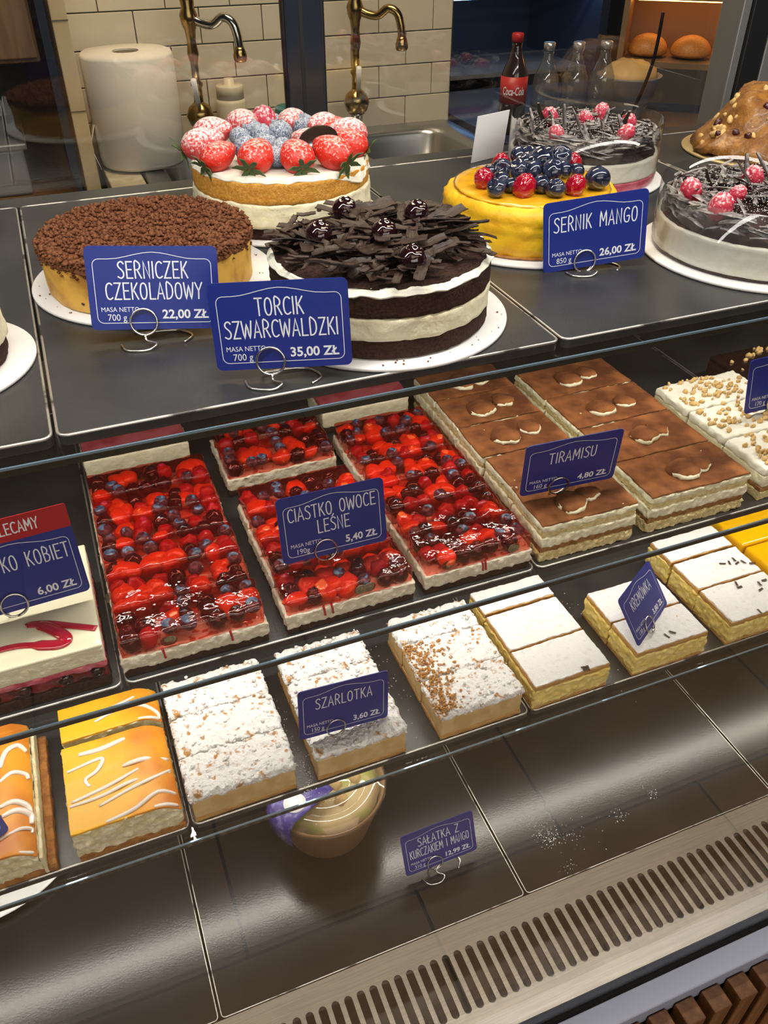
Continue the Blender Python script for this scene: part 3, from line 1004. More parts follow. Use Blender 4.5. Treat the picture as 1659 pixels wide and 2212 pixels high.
def tray(name, x0, x1, y0, y1, ztop, h, label, top=TRAY, cr=0.006, ew=0.0011):
    """flat black pan with rounded corners and worn bright arrises"""
    cx, cy = (x0 + x1) / 2, (y0 + y1) / 2
    t = thing(name, label, 'tray', (cx, cy, ztop - h), 0, 'black trays on the shelves')
    W, D = x1 - x0, y1 - y0
    pts = [(x, y - D / 2) for x, y in rrect(W, D, cr, 4)]
    n = len(pts)
    v = [(x, y, 0) for x, y in pts] + [(x, y, h) for x, y in pts]
    f = [tuple(range(n, 2 * n)), tuple(reversed(range(n)))] + [(i, (i + 1) % n, n + (i + 1) % n, n + i) for i in range(n)]
    mesh('tray_plate', v, f, top, t, False)
    tube('worn_edge', [(x * (1 - 0.0006 / W), y * (1 - 0.0006 / D), h - 0.0004) for x, y in pts], ew, TEDGE, t, 6, True)
    return t


TH = 0.0075
CASE = thing('display_case', 'dark carcass of the glazed pastry display case', 'display case')
G = 0.0016
shelf_spec = [('top', T1, 0.475, 0.945, XB, 0.463), ('middle', T2, 0.4645, 0.90, XB, 0.4525), ('lower', T3, 0.4715, 0.90, [-0.7210, -0.3635, -0.0045, 0.3545, 0.7135, 1.0725], 0.4605)]
ordn = ['at far left', 'left of centre', 'in the centre', 'right of centre', 'at far right']
for nm, zt, y0, y1, xs, gy in shelf_spec:
    # glass shelf
    t = thing('glass_shelf', {'top': 'uppermost clear glass shelf under the round cakes', 'middle': 'middle clear glass shelf under the fruit jelly slices and tiramisu',
                              'lower': 'lowest clear glass shelf under the sugar-dusted slices'}[nm], 'shelf', (0.25, 0.7, zt - TH - 0.0064), 0, 'glass shelves of the case')
    box('glass_sheet', CASE_L - 0.25, CASE_R - 0.25, gy - 0.7 + 0.0012, (y1 if nm == 'top' else y1 + 0.01) - 0.7, 0, 0.006, GLASS, t)
    box('front_edge', CASE_L - 0.25, CASE_R - 0.25, gy - 0.7, gy - 0.7 + 0.0012, 0.0, 0.0046, GEDGE, t)
    box('painted_edge_highlight', CASE_L - 0.25, CASE_R - 0.25, gy - 0.7 - 0.0002, gy - 0.7 + 0.0012, 0.0046, 0.0062, GARRIS, t)  # thin strip painting the highlight along the upper glass edge
    for i in range(5):
        if xs[i + 1] < -0.30 or xs[i] > 0.98:
            continue
        tray('tray', xs[i] + G, xs[i + 1] - G, y0, y1, zt, TH, 'black worn-edged tray %s of the %s shelf' % (ordn[i], nm))
    # LED profile beneath
    box('led_profile', CASE_L, CASE_R, 0.588, 0.612, zt - TH - 0.0064 - 0.011, zt - TH - 0.0066, ALU, CASE)
# deck trays
DX = [-0.735, -0.3785, -0.0225, 0.3340, 0.6935, 1.05]
for i in range(5):
    if DX[i + 1] < -0.30 or DX[i] > 0.98:
        continue
    tray('deck_tray', DX[i] + G, DX[i + 1] - G, 0.397, 0.88, TD, 0.012, 'satin black deck tray %s of the case floor' % ordn[i], DECK, 0.004, 0.0007)
box('case_base', CASE_L, CASE_R, 0.30, 0.955, TD - 0.16, TD - 0.125, DARKIN, CASE)
box('case_rear_panel', CASE_L, CASE_R, 0.96, 0.975, TD - 0.16, T1 - 0.03, TRAY, CASE)
# support under deck trays
box('deck_support', CASE_L, CASE_R, 0.398, 0.95, TD - 0.0185, TD - 0.0123, RUBBER, CASE)
box('duct_wall', CASE_L, CASE_R, 0.400, 0.405, TD - 0.12, TD - 0.019, DUCT, CASE)


def grille():
    """steel plate with real slots"""
    t = thing('air_grille', 'brushed steel air grille with a row of long slots along the case front', 'grille', (0.25, 0.34, TD - 0.004))
    y0, y1 = 0.282 - 0.34, 0.3955 - 0.34
    s0, s1 = 0.3075 - 0.34, 0.370 - 0.34
    pitch, hw = 0.0140, 0.0043
    xa, xb = CASE_L - 0.25, CASE_R - 0.25
    n0 = 0.16146 - 0.25
    k0 = math.ceil((xa + 0.02 - n0) / pitch)
    k1 = math.floor((xb - 0.02 - n0) / pitch)
    verts, faces = [], []
    th = 0.002

    def add(p):
        verts.append((p[0], p[1], 0.004))
        return len(verts) - 1
    N = 6
    strips = []
    for k in range(k0, k1 + 1):
        xc = n0 + k * pitch
        L, R = xc - pitch / 2, xc + pitch / 2
        # slot outline, counter-clockwise starting at the right side of the lower cap
        low = [(xc + hw * math.cos(a), s0 + hw + hw * math.sin(a)) for a in [-PI * i / (2 * N) for i in range(2 * N + 1)]]      # right -> bottom -> left
        upp = [(xc + hw * math.cos(a), s1 - hw + hw * math.sin(a)) for a in [PI - PI * i / (2 * N) for i in range(2 * N + 1)]]  # left -> top -> right
        # faces around the slot (n-gons kept simple: four regions)
        lo_i = [add(p) for p in low]
        up_i = [add(p) for p in upp]
        c = [add((L, y0)), add((R, y0)), add((R, s0 + hw)), add((R, s1 - hw)), add((R, y1)), add((L, y1)), add((L, s1 - hw)), add((L, s0 + hw))]
        half = N
        faces.append((c[0], c[1]) + tuple([c[2]] + lo_i[:half + 1] + lo_i[half + 1:] + [c[7]]))
        faces.append((c[2], c[3], up_i[-1], lo_i[0]))
        faces.append((c[7], lo_i[-1], up_i[0], c[6]))
        faces.append((c[4], c[5]) + tuple([c[6]] + up_i + [c[3]]))
        loop = lo_i + up_i
        b = len(verts)
        for i in loop:
            verts.append((verts[i][0], verts[i][1], 0.004 - th))
        m = len(loop)
        for i in range(m):
            j = (i + 1) % m
            faces.append((loop[i], b + i, b + j, loop[j]))
    mesh('slotted_plate', verts, faces, STEEL, t, False)
    box('front_lip', xa, xb, y0 - 0.0015, y0, -0.012, 0.0038, STEEL, t)
    return t


grille()
box('duct_floor', CASE_L, CASE_R, 0.284, 0.399, TD - 0.075, TD - 0.068, DUCT, CASE)
box('glass_channel', CASE_L, CASE_R, 0.2665, 0.2800, TD - 0.03, TD - 0.006, RUBBER, CASE)
box('front_trim', CASE_L, CASE_R, 0.2420, 0.2660, TD - 0.03, TD - 0.001, TRIM, CASE, 0.0015)
bd = thing('wooden_front', 'brown wooden slatted panel on the lower front of the case', 'panel', (0.25, 0.25, 0.06))
box('backing_board', CASE_L - 0.25, CASE_R - 0.25, -0.006, 0.012, 0.0, TD - 0.10, DBROWN, bd)
slat_me = None
k = 0
x = 0.4043 - 0.0340 * 8
while x < 0.95:
    if slat_me is None:
        o = box('slat', -0.0115, 0.0115, -0.0326, -0.0088, 0.0, TD - 0.06 - 0.016, WOOD, bd, 0.0)
        slat_me = o.data
        yy = o.location.y
        bevel(o, 0.0015)
    else:
        o = inst('slat', slat_me, bd, (0, yy, 0))
        bevel(o, 0.0015)
    o.location = (x - 0.25, yy, 0.0)
    x += 0.0340
# front glass standing in the channel
t = thing('front_glass', 'large clear front glass of the display case', 'glass pane', (0.25, 0.273, TD - 0.006))
box('glass_sheet', CASE_L - 0.25, CASE_R - 0.25, -0.003, 0.003, 0.0004, 1.30, GLASSF, t)
# canopy carrying the lamp
box('canopy_panel', CASE_L, CASE_R, 0.26, 0.98, 1.80, 1.82, ALU, CASE)
# rear sliding glass doors
t = thing('rear_sliding_door', 'rear glass sliding door left of the blue-black frame', 'door', (-0.235, 0.985, T1 - 0.025))
box('glass_pane', -0.51, 0.512, 0.002, 0.007, 0.012, 0.62, GLASSB, t)
box('bottom_rail', -0.51, 0.512, -0.004, 0.012, 0.0, 0.012, FRAME, t)
box('side_stile', 0.512, 0.554, -0.006, 0.014, 0.0, 0.62, FRAME, t, 0.002)
box('stile_groove', 0.528, 0.532, -0.0065, -0.0055, 0.0, 0.62, FRAMEK, t)
t = thing('rear_sliding_door', 'rear glass sliding door right of the blue-black frame', 'door', (0.60, 1.010, T1 - 0.025))
box('glass_pane', -0.27, 0.272, 0.002, 0.007, 0.012, 0.62, GLASSB, t)
box('bottom_rail', -0.27, 0.272, -0.004, 0.012, 0.0, 0.012, FRAME, t)
box('side_stile', -0.279, -0.270, -0.006, 0.014, 0.0, 0.62, FRAMEK, t, 0.002)
t = thing('rear_corner_post', 'black and grey corner post of the case at the upper right edge', 'post', (0.910, 0.9975, T1 - 0.03))
box('grey_profile', -0.021, -0.007, -0.012, 0.03, 0.0, 0.63, ALU, t, 0.002)
box('black_profile', -0.0068, 0.028, -0.016, 0.03, 0.0, 0.63, FRAMEK, t, 0.002)
box('grey_profile', 0.0282, 0.060, -0.016, 0.03, 0.0, 0.63, ALU, t, 0.002)
box('rear_sill', CASE_L, CASE_R, 0.9462, 0.9795, T1 - TH - 0.02, T1 - 0.001, TRAY, CASE)

bottle(1.165, 2.04, 'cola bottle with red label on the dark blue counter', True, 1.05)
bottle(1.245, 2.02, 'clear bottle with black label beside the cola bottle', False, 0.95)
bottle(1.317, 2.00, 'clear bottle with black label, middle of the three clear ones', False, 0.95)
bottle(1.388, 1.985, 'clear bottle with black label, rightmost of the three clear ones', False, 0.95)
lab = next(c for c in bpy.data.objects['drink_bottle'].children if c.name.startswith('bottle_label'))
o = font_mesh('Coca-Cola', 0.026, 0.0004, WHITEP, 'label_lettering', lab, (0, 0, 0), (0, 0, 0), 'CENTER', 1.0)
for vt in o.data.vertices:                   # wrap the lettering round the bottle
    an = (vt.co.x * 0.52 + vt.co.y * 0.08) / 0.0346
    vt.co = Vector((0.0347 * math.sin(an), -0.0347 * math.cos(an), 0.094 + vt.co.y))
t = thing('snack_bowl', 'grey bowl heaped with pale snacks right of the clear bottles', 'bowl', (1.54, 2.08, BZ))
lathe('bowl_body', [(0.0004, 0.0), (0.045, 0.0), (0.05, 0.004), (0.085, 0.10), (0.087, 0.105), (0.083, 0.105), (0.06, 0.06), (0.0004, 0.06)], GREYP, t, 36)
lathe('snack_heap', [(0.078, 0.092), (0.07, 0.115), (0.045, 0.135), (0.0004, 0.142)], CHICK, t, 36, 0.006, 60, 4)
OVX, OVY, OVR = 1.86, 2.24, math.radians(-39)
t = thing('bun_oven', 'warm-lit oven with golden buns behind the case at upper right', 'oven', (OVX, OVY, BZ), OVR)
box('oven_stand', -0.20, 0.20, -0.12, 0.18, 0.0, 0.09, DARKIN, t)
box('oven_shell', -0.20, 0.20, 0.16, 0.18, 0.09, 0.55, OVENW, t)
box('oven_side', -0.20, -0.185, -0.12, 0.16, 0.09, 0.55, OVENW, t)
box('oven_side', 0.185, 0.20, -0.12, 0.16, 0.09, 0.55, OVENW, t)
box('oven_floor', -0.185, 0.185, -0.12, 0.16, 0.09, 0.105, OVENW, t)
for zz in (0.255, 0.405):
    box('oven_rack', -0.185, 0.185, -0.10, 0.16, zz, zz + 0.008, OVENW, t)
for zz in (0.24, 0.39):
    box('lamp_strip', -0.17, 0.17, 0.02, 0.035, zz, zz + 0.012, OVENL, t)
bun_me = sphere_mesh('golden_bun', BUN, 20, 12, lambda p: Vector((p.x, p.y, p.z * 0.78 if p.z > 0 else p.z * 0.25)))
for zz, lv in ((0.105, 'lower'), (0.263, 'upper')):
    for q, bx in enumerate((-0.122, 0.0, 0.122)):
        by = -0.03
        p = Vector((OVX, OVY, 0)) + Matrix.Rotation(OVR, 3, 'Z') @ Vector((bx, by, 0))
        b = inst('golden_bun', bun_me, None, (p.x, p.y, BZ + zz + 0.0145), (0, 0, rnd.uniform(0, 6)), 0.058)
        tag(b, 'round golden bun on the %s oven level, %s of three' % (lv, ('leftmost', 'middle one', 'rightmost')[q]), 'bun', 'buns in the oven')
cb = tube('power_cable', smooth_path([(1.32, 1.70, BZ + 0.30), (1.315, 1.70, BZ + 0.20), (1.28, 1.70, BZ + 0.10), (1.235, 1.70, BZ + 0.03), (1.225, 1.71, BZ + 0.0065), (1.30, 1.76, BZ + 0.005)], 5), 0.004, RUBBER)
tag(cb, 'black cable hanging in front of the oven', 'cable')

# ------------------------------------------------------------------ cake boards
def board(x, y, r, label, mat=BOARD, seg=72):
    o = lathe('cake_board', [(0.0004, 0), (r - 0.0008, 0), (r, 0.0006), (r, 0.0022), (r - 0.0008, 0.0028), (0.0004, 0.0028)], mat, None, seg)
    o.location = (x, y, T1 + 0.0003)
    return tag(o, label, 'cake board', 'round cake boards')


board(0.0729, 0.7047, 0.0996, 'white round board under the chocolate crumb cheesecake')
board(0.2241, 0.5653, 0.0956, 'white round board under the dark chocolate shaving cake')
board(0.4178, 0.6823, 0.0900, 'white round board under the yellow mango cheesecake')
board(0.2202, 0.8223, 0.0948, 'white round board under the strawberry cake')
board(0.5886, 0.5679, 0.1028, 'white round board under the raspberry cake at right edge')
board(-0.1069, 0.6025, 0.0775, 'white round board cut off by the left edge')
board(0.8320, 0.8360, 0.0950, 'gold round board under the caramel nut cake', GOLDB)
BZT = T1 + 0.0034


def layer(name, x, y, r, z0, z1, mat, parent, amp, freq, seed, r1=None, dome=0.0, fn=None, seg=120, edge=0.0015, nz=6, nr=10):
    return lathe(name, cyl_prof(r, z0, r if r1 is None else r1, z1, edge, nz, nr, dome), mat, parent, seg, amp, freq, seed, fn=fn, zmin=z0 if z0 <= 0.0005 else None)


# --- chocolate crumb cheesecake
t = thing('crumb_cheesecake', 'round baked cheesecake covered with cocoa crumble behind the first card', 'cake', (0.0700, 0.7010, BZT))
layer('baked_side', 0, 0, 0.0830, 0.0, 0.034, BAKED, t, 0.0012, 70, 1, 0.0845)
layer('cocoa_top', 0, 0, 0.0858, 0.030, 0.0402, CRUMB, t, 0.0016, 130, 5, 0.0840, 0.0, None, 120, 0.003, 4, 24)
pts, sz = [], []
for i in range(3400):
    a, q = rnd.uniform(0, 2 * PI), math.sqrt(rnd.random()) * 0.0850
    pts.append((q * math.cos(a), q * math.sin(a), 0.0402 - 0.0022 * max(0, (q / 0.085 - 0.9) / 0.1) + rnd.uniform(-0.0005, 0.0022)))
    sz.append(rnd.choice((0.0012, 0.0016, 0.0022, 0.0028)) * rnd.uniform(0.8, 1.2))
for i in range(700):
    a = rnd.uniform(0, 2 * PI)
    d = abs(rnd.gauss(0, 1))
    pts.append((0.0852 * math.cos(a), 0.0852 * math.sin(a), 0.0385 - min(0.011, d * 0.004)))
    sz.append(rnd.uniform(0.0011, 0.0022))
scatter_lumps('cocoa_crumbs', pts, sz, CRUMB, t)
for a, zz in ((4.1, 0.02), (4.5, 0.012), (3.9, 0.008)):
    inst('baked_bubble', ME['raisin'], t, (0.0832 * math.cos(a), 0.0832 * math.sin(a), zz), (0, 0, a), (0.0012, 0.002, 0.0014))

# --- strawberry cake
sx, sy = 0.2195, 0.8205
t = thing('strawberry_cake', 'tall cream and sponge cake topped with sugared strawberries and blueberries', 'cake', (sx, sy, BZT))
layer('chocolate_base', 0, 0, 0.0825, 0.0, 0.012, DSPONGE, t, 0.0012, 260, 2)
layer('cream_layer', 0, 0, 0.0860, 0.0105, 0.0325, CREAM, t, 0.0022, 120, 3, 0.0855, nz=10)
layer('sponge_layer', 0, 0, 0.0843, 0.0320, 0.0512, VSPONGE, t, 0.0009, 160, 4, 0.0850)


def top_cream(p, a, rr):
    d = (a * 180 / PI) % 360
    k = math.exp(-((d - 312) / 17) ** 2) + 0.75 * math.exp(-((d - 340) / 9) ** 2) + 0.2 * noise.noise(Vector((a * 5, 2, 1)))
    if rr > 0.078 and p.z < 0.053:
        p.z -= 0.0115 * max(0, k)
        s = 1 + 0.022 * max(0, k)
        p.x *= s
        p.y *= s
    return p


layer('cream_topping', 0, 0, 0.0848, 0.0500, 0.0550, WCREAM, t, 0.0014, 130, 6, 0.0835, 0.0015, top_cream, 140, 0.0015, 3, 12)


def pix(px, py, z):
    """place on the horizontal plane z along the sight line of a photograph point (only used to survey positions)"""
    d = fw + rt * ((px - 829.5) / 1804.0) - up * ((py - 1106.0) / 1804.0)
    k = (z - ZC) / d.z
    return d.x * k, d.y * k


def leafcrown(parent, loc, rot, s):
    """strawberry calyx: five pointed leaves joined at the stalk"""
    verts, faces = [(0, 0, 0.0)], []
    for i in range(6):
        a = 2 * PI * i / 6 + 0.3
        ca, sa = math.cos(a), math.sin(a)
        b = len(verts)
        for (l, wd, z) in ((0.35, 0.17, 0.10), (0.75, 0.15, 0.12), (1.1, 0.0, 0.30)):
            verts.append((l * ca - wd * sa, l * sa + wd * ca, z))
            verts.append((l * ca + wd * sa, l * sa - wd * ca, z))
        faces += [(0, b + 1, b), (b, b + 1, b + 3, b + 2), (b + 2, b + 3, b + 5, b + 4)]
    o = mesh('leaf_crown', [tuple(Vector(v) * s) for v in verts], faces, LEAF, parent, False, loc, rot)
    m = o.modifiers.new('thick', 'SOLIDIFY')
    m.thickness = s * 0.05
    return o


ZB = T1 + 0.0605
berr = [('strawd', 472, 350, 0.0156, 1), ('strawd', 557, 353, 0.0180, 1), ('strawd', 641, 352, 0.0174, 1), ('strawd', 716, 345, 0.0180, 1),
        ('strawd', 752, 322, 0.0162, 1), ('straws', 762, 298, 0.0168, 0), ('straws', 440, 325, 0.0174, 1), ('straws', 462, 302, 0.0180, 0),
        ('straws', 522, 282, 0.0180, 0), ('raspd', 563, 268, 0.0150, 0), ('straws', 632, 280, 0.0174, 0), ('straws', 698, 287, 0.0168, 0), ('straws', 672, 318, 0.0156, 0), ('strawd', 735, 285, 0.0144, 0)]
for nm, px, py, s, lf in berr:
    x, y = pix(px, py, ZB + 0.004)
    x, y = x - sx, y - sy
    a = math.atan2(-y, -x)
    rr = math.hypot(x, y)
    if rr > 0.071:
        x, y = x * 0.071 / rr, y * 0.071 / rr
    o = inst('raspberry' if nm == 'raspd' else 'strawberry', ME[nm], t, (x, y, 0.0555 + s * 0.72), (0, -0.25, a), s)
    if lf:
        leafcrown(o, (-1.20, 0, -0.08), (0.0, -PI / 2 - 0.25, 0), 0.80)
for px, py, s in ((520, 305, 0.0107), (545, 290, 0.0110), (566, 300, 0.0110), (606, 298, 0.0125), (593, 275, 0.0104), (657, 282, 0.0122), (700, 284, 0.0104), (532, 328, 0.0116), (575, 322, 0.0116), (612, 334, 0.0116), (596, 345, 0.0099)):
    x, y = pix(px, py, ZB + 0.006)
    inst('blueberry', ME['blued'], t, (x - sx, y - sy, 0.0575 + s * 0.80), (rnd.uniform(-.5, .5), rnd.uniform(-.5, .5), rnd.uniform(0, 6)), s)
x, y = pix(688, 318, ZB + 0.012)
o = lathe('chocolate_disc', [(0.0004, 0), (0.0135, 0), (0.0145, 0.0008), (0.0135, 0.0016), (0.0004, 0.0016)], GCHOC, t, 36)
o.location = (x - sx, y - sy, 0.0555 + 0.019)
o.scale = (1.35, 0.95, 1)
o.rotation_euler = (math.radians(48), math.radians(-14), math.radians(8))

# --- chocolate shaving cake
tx, ty = 0.2215, 0.5645
t = thing('chocolate_shaving_cake', 'dark chocolate cream cake covered with big chocolate shavings and glazed cherries', 'cake', (tx, ty, BZT))
layer('sponge_base', 0, 0, 0.0815, 0.0, 0.0145, DSPONGE, t, 0.0009, 260, 12)
layer('cream_layer', 0, 0, 0.0822, 0.0135, 0.0305, CREAM, t, 0.0013, 110, 13)
layer('sponge_layer', 0, 0, 0.0820, 0.0300, 0.0465, DSPONGE, t, 0.0010, 240, 14)
layer('cream_topping', 0, 0, 0.0830, 0.0455, 0.0505, WCREAM, t, 0.0016, 100, 15, 0.081, 0.001)
layer('cocoa_cover', 0, 0, 0.0790, 0.0500, 0.0525, DSPONGE, t, 0.0018, 120, 16, 0.076, 0.005, None, 96, 0.001, 2, 10)


def shaving_mesh(L, W, curl, seed):
    """curved ribbon of shaved chocolate with ragged long edges"""
    R = random.Random(seed)
    n = 8
    verts, faces = [], []
    for i in range(n + 1):
        s = i / n - 0.5
        for j in range(4):
            u = j / 3 - 0.5
            wob = 1 + R.uniform(-.18, .18)
            ang = u * curl
            rad = W / max(curl, 0.05)
            verts.append((s * L, rad * math.sin(ang) * wob, rad * (1 - math.cos(ang)) + 0.10 * W * math.sin(s * 5 + seed)))
    for i in range(n):
        for j in range(3):
            faces.append((i * 4 + j, (i + 1) * 4 + j, (i + 1) * 4 + j + 1, i * 4 + j + 1))
    me = bpy.data.meshes.new('chocolate_shaving')
    # give thickness
    nv = len(verts)
    v2 = verts + [(a, b, c - 0.0007) for a, b, c in verts]
    f2 = list(faces) + [tuple(nv + q for q in reversed(f)) for f in faces]
    rim = [i * 4 for i in range(n + 1)] + [n * 4 + j for j in (1, 2, 3)] + [i * 4 + 3 for i in range(n - 1, -1, -1)] + [2, 1]
    m = len(rim)
    for i in range(m):
        a, b = rim[i], rim[(i + 1) % m]
        f2.append((a, nv + a, nv + b, b))
    me.from_pydata(v2, [], f2)
    me.materials.append(DCHOC)
    me.validate()
    bm = bmesh.new()
    bm.from_mesh(me)
    bmesh.ops.recalc_face_normals(bm, faces=bm.faces)
    bm.to_mesh(me)
    bm.free()
    return me


SH = [shaving_mesh(L, W, c, i) for i, (L, W, c) in enumerate(((0.036, 0.010, 1.2), (0.030, 0.008, 0.7), (0.024, 0.009, 1.8), (0.020, 0.006, 0.5), (0.015, 0.005, 1.0), (0.042, 0.011, 0.9), (0.012, 0.004, 0.6)))]
R = random.Random(21)
for i in range(230):
    a = R.uniform(0, 2 * PI)
    q = math.sqrt(R.random()) * 0.077
    if q > 0.062:
        me = SH[R.choice((3, 4, 6, 4, 1))]
    else:
        me = SH[R.choice((0, 1, 1, 2, 3, 3, 4, 6, 5))]
    h = 0.0565 + 0.0065 * (1 - (q / 0.08) ** 2) + R.uniform(-0.001, 0.004)
    inst('chocolate_shaving', me, t, (q * math.cos(a), q * math.sin(a), h), (R.uniform(-.35, .35), R.uniform(-.22, .22), a + R.uniform(-.8, .8) + (PI / 2 if R.random() < .35 else 0)), R.uniform(0.7, 1.05))
for (px, py, L, az) in ((720, 575, 0, 2.5), (900, 500, 5, 2.7), (960, 480, 0, 2.9), (800, 450, 5, 0.25), (760, 520, 5, 0.9), (1000, 485, 0, 2.85)):
    x, y = pix(px, py, BZT + 0.064)
    inst('chocolate_shaving', SH[L], t, (x - tx, y - ty, 0.0655), (0.3, 0.05, az), 1.05)
for px, py in ((890, 565), (830, 508), (690, 512), (900, 465), (745, 458)):
    x, y = pix(px, py, BZT + 0.062)
    inst('glazed_cherry', ME['cherry'], t, (x - tx, y - ty, 0.0640), (0.3, 0.2, 0), 0.0098)

# --- mango cheesecake
mx_, my_ = 0.4176, 0.6828
t = thing('mango_cheesecake', 'bright yellow mango cheesecake topped with glazed blueberries and raspberries', 'cake', (mx_, my_, BZT))


def mango_fn(p, a, rr):
    if rr > 0.06:
        k = 1 + 0.018 * math.sin(a * 3 + 1) * (p.z / 0.04) + 0.02 * noise.noise(Vector((a * 2.2, p.z * 60, 3)))
        p.x *= k
        p.y *= k
        p.z += 0.0012 * math.sin(a * 2.0)
    return p


lathe('cheesecake_body', [(0.0004, 0), (0.05, 0), (0.0765, 0.0), (0.0785, 0.001), (0.0795, 0.010), (0.0796, 0.0150), (0.0790, 0.018), (0.0797, 0.020), (0.0806, 0.026), (0.0790, 0.0290), (0.0800, 0.031), (0.0785, 0.037), (0.0750, 0.0405), (0.070, 0.042), (0.05, 0.0425), (0.02, 0.0425), (0.0004, 0.0425)], MANGO, t, 150, 0.0017, 130, 4, fn=mango_fn, zmin=0)
lathe('thin_crust', [(0.0004, 0), (0.0772, 0), (0.0788, 0.0006), (0.0795, 0.0028), (0.0004, 0.0028)], CRUST, t, 96, 0.0006, 200, 8)
lathe('glaze', [(0.0004, 0.0415), (0.068, 0.0415), (0.0715, 0.0428), (0.0690, 0.0440), (0.06, 0.0446), (0.03, 0.0448), (0.0004, 0.0448)], GLAZE, t, 96, 0.0006, 90, 9)
zb = BZT + 0.052
for px, py, s in ((1045, 387, 0.0095), (1132, 405, 0.0105), (1243, 402, 0.0095), (1082, 352, 0.009), (1237, 352, 0.009)):
    x, y = pix(px, py, zb)
    inst('raspberry', ME['raspg'], t, (x - mx_, y - my_, 0.0448 + s * 0.75), (0.4, rnd.uniform(-.4, .4), 0), s)
R = random.Random(5)
for px, py, s in ((1072, 406, 0.0085), (1085, 368, 0.0095), (1200, 407, 0.0085), (1170, 398, 0.0085), (1290, 391, 0.0110), (1120, 352, 0.0090), (1142, 352, 0.0090), (1168, 366, 0.0115), (1208, 357, 0.0105), (1216, 382, 0.0085), (1244, 370, 0.0080),
                  (1150, 384, 0.0090), (1118, 382, 0.0090), (1082, 390, 0.0085), (1192, 386, 0.0100), (1058, 368, 0.0070), (1104, 397, 0.0075), (1162, 346, 0.0080), (1130, 366, 0.0085), (1186, 347, 0.0080), (1150, 368, 0.008)):
    x, y = pix(px, py, zb)
    inst('blueberry', ME['blueg'], t, (x - mx_, y - my_, 0.0452 + s * 0.80 + (0.006 if 1090 < px < 1230 and py < 390 else 0)), (R.uniform(0.2, 1.2), R.uniform(-.5, .5), R.uniform(0, 6)), (s * 1.08, s, s))


# --- raspberry cakes in acetate collars
def stick_cake(x, y, r, hcol, label, seed, dusty, z_cream, rasps):
    t = thing('raspberry_nest_cake', label, 'cake', (x, y, BZT), 0, 'raspberry cakes in clear collars')
    bh = 0.0025 if dusty else 0.010
    layer('berry_base', 0, 0, r - 0.0010, 0.0, bh, DSPONGE if dusty else PINKC, t, 0.0004, 200, seed)
    layer('cream_layer', 0, 0, r - 0.0012, bh - 0.0005, z_cream, WCREAM, t, 0.0005, 120, seed + 1, nz=10)
    layer('chocolate_layer', 0, 0, r - 0.0045, z_cream - 0.0015, z_cream + 0.002, DSPONGE, t, 0.0016, 140, seed + 2, None, 0.003)
    lathe('acetate_collar', [(r, 0.0), (r, hcol), (r - 0.0004, hcol), (r - 0.0004, 0.0)], ACET, t, 96, cap=False)
    R = random.Random(seed)
    sm = []
    for k in range(4):
        L = (0.034, 0.026, 0.020, 0.040)[k]
        v, f = tube_data([(-L / 2, 0, 0), (-L / 6, 0.0006 * (k - 1), 0.0004), (L / 6, 0, 0), (L / 2, 0.0005, -0.0005)], [0.0011, 0.0016, 0.0016, 0.0010], 5)
        me = bpy.data.meshes.new('chocolate_stick')
        me.from_pydata([(a, b * 1.7, c * 0.7) for a, b, c in v], [], f)
        me.materials.append(DCHOC2)
        sm.append(me)
    zt = z_cream + 0.006
    for i in range(295):
        a = R.uniform(0, 2 * PI)
        q = math.sqrt(R.random()) * (r - 0.012)
        tang = a + PI / 2 + R.gauss(0, 0.5)
        if i % 2:
            q = R.uniform(r - 0.013, r - 0.0035)
            tang = a + PI / 2 + R.gauss(0, 0.07)
        if q < r * 0.55:
            tang = R.uniform(0, PI)
        k = R.choice((0, 1, 2, 3))
        h = zt + R.uniform(0.0, 0.016) + 0.004 * (1 - q / r)
        rx, ry, rz = R.gauss(0, 0.2), R.gauss(0, 0.18), tang
        if i % 16 == 0 and q < r * 0.8:
            ry = R.choice((-1, 1)) * R.uniform(0.7, 1.0)
            h += 0.006
        # shorten near the collar
        kk = sm[k]
        lim = r - 0.006
        ends_ok = all(math.hypot(q * math.cos(a) + s_ * math.cos(tang) * (0.034, 0.026, 0.020, 0.040)[k] / 2, q * math.sin(a) + s_ * math.sin(tang) * (0.034, 0.026, 0.020, 0.040)[k] / 2) < lim + 0.003 for s_ in (-1, 1))
        if not ends_ok or i % 2:
            kk = sm[2]
        inst('chocolate_stick', kk, t, (q * math.cos(a), q * math.sin(a), h), (rx, ry, rz), R.uniform(0.8, 1.1))
    pts, sz = [], []
    for i in range(1500):
        a, q = R.uniform(0, 2 * PI), math.sqrt(R.random()) * r * 0.80
        pts.append((q * math.cos(a), q * math.sin(a), zt + R.uniform(0.008, 0.020)))
        sz.append(R.uniform(0.0003, 0.0007))
    scatter_lumps('sugar_dust', pts, sz, SUGAR, t, seed=seed)
    for px, py, s in rasps:
        ax, ay = pix(px, py, BZT + zt + 0.0165)
        inst('raspberry', ME['raspd'], t, (ax - x, ay - y, zt + 0.0165), (R.uniform(-.6, .6), R.uniform(-.6, .6), R.uniform(0, 6)), s)
    return t


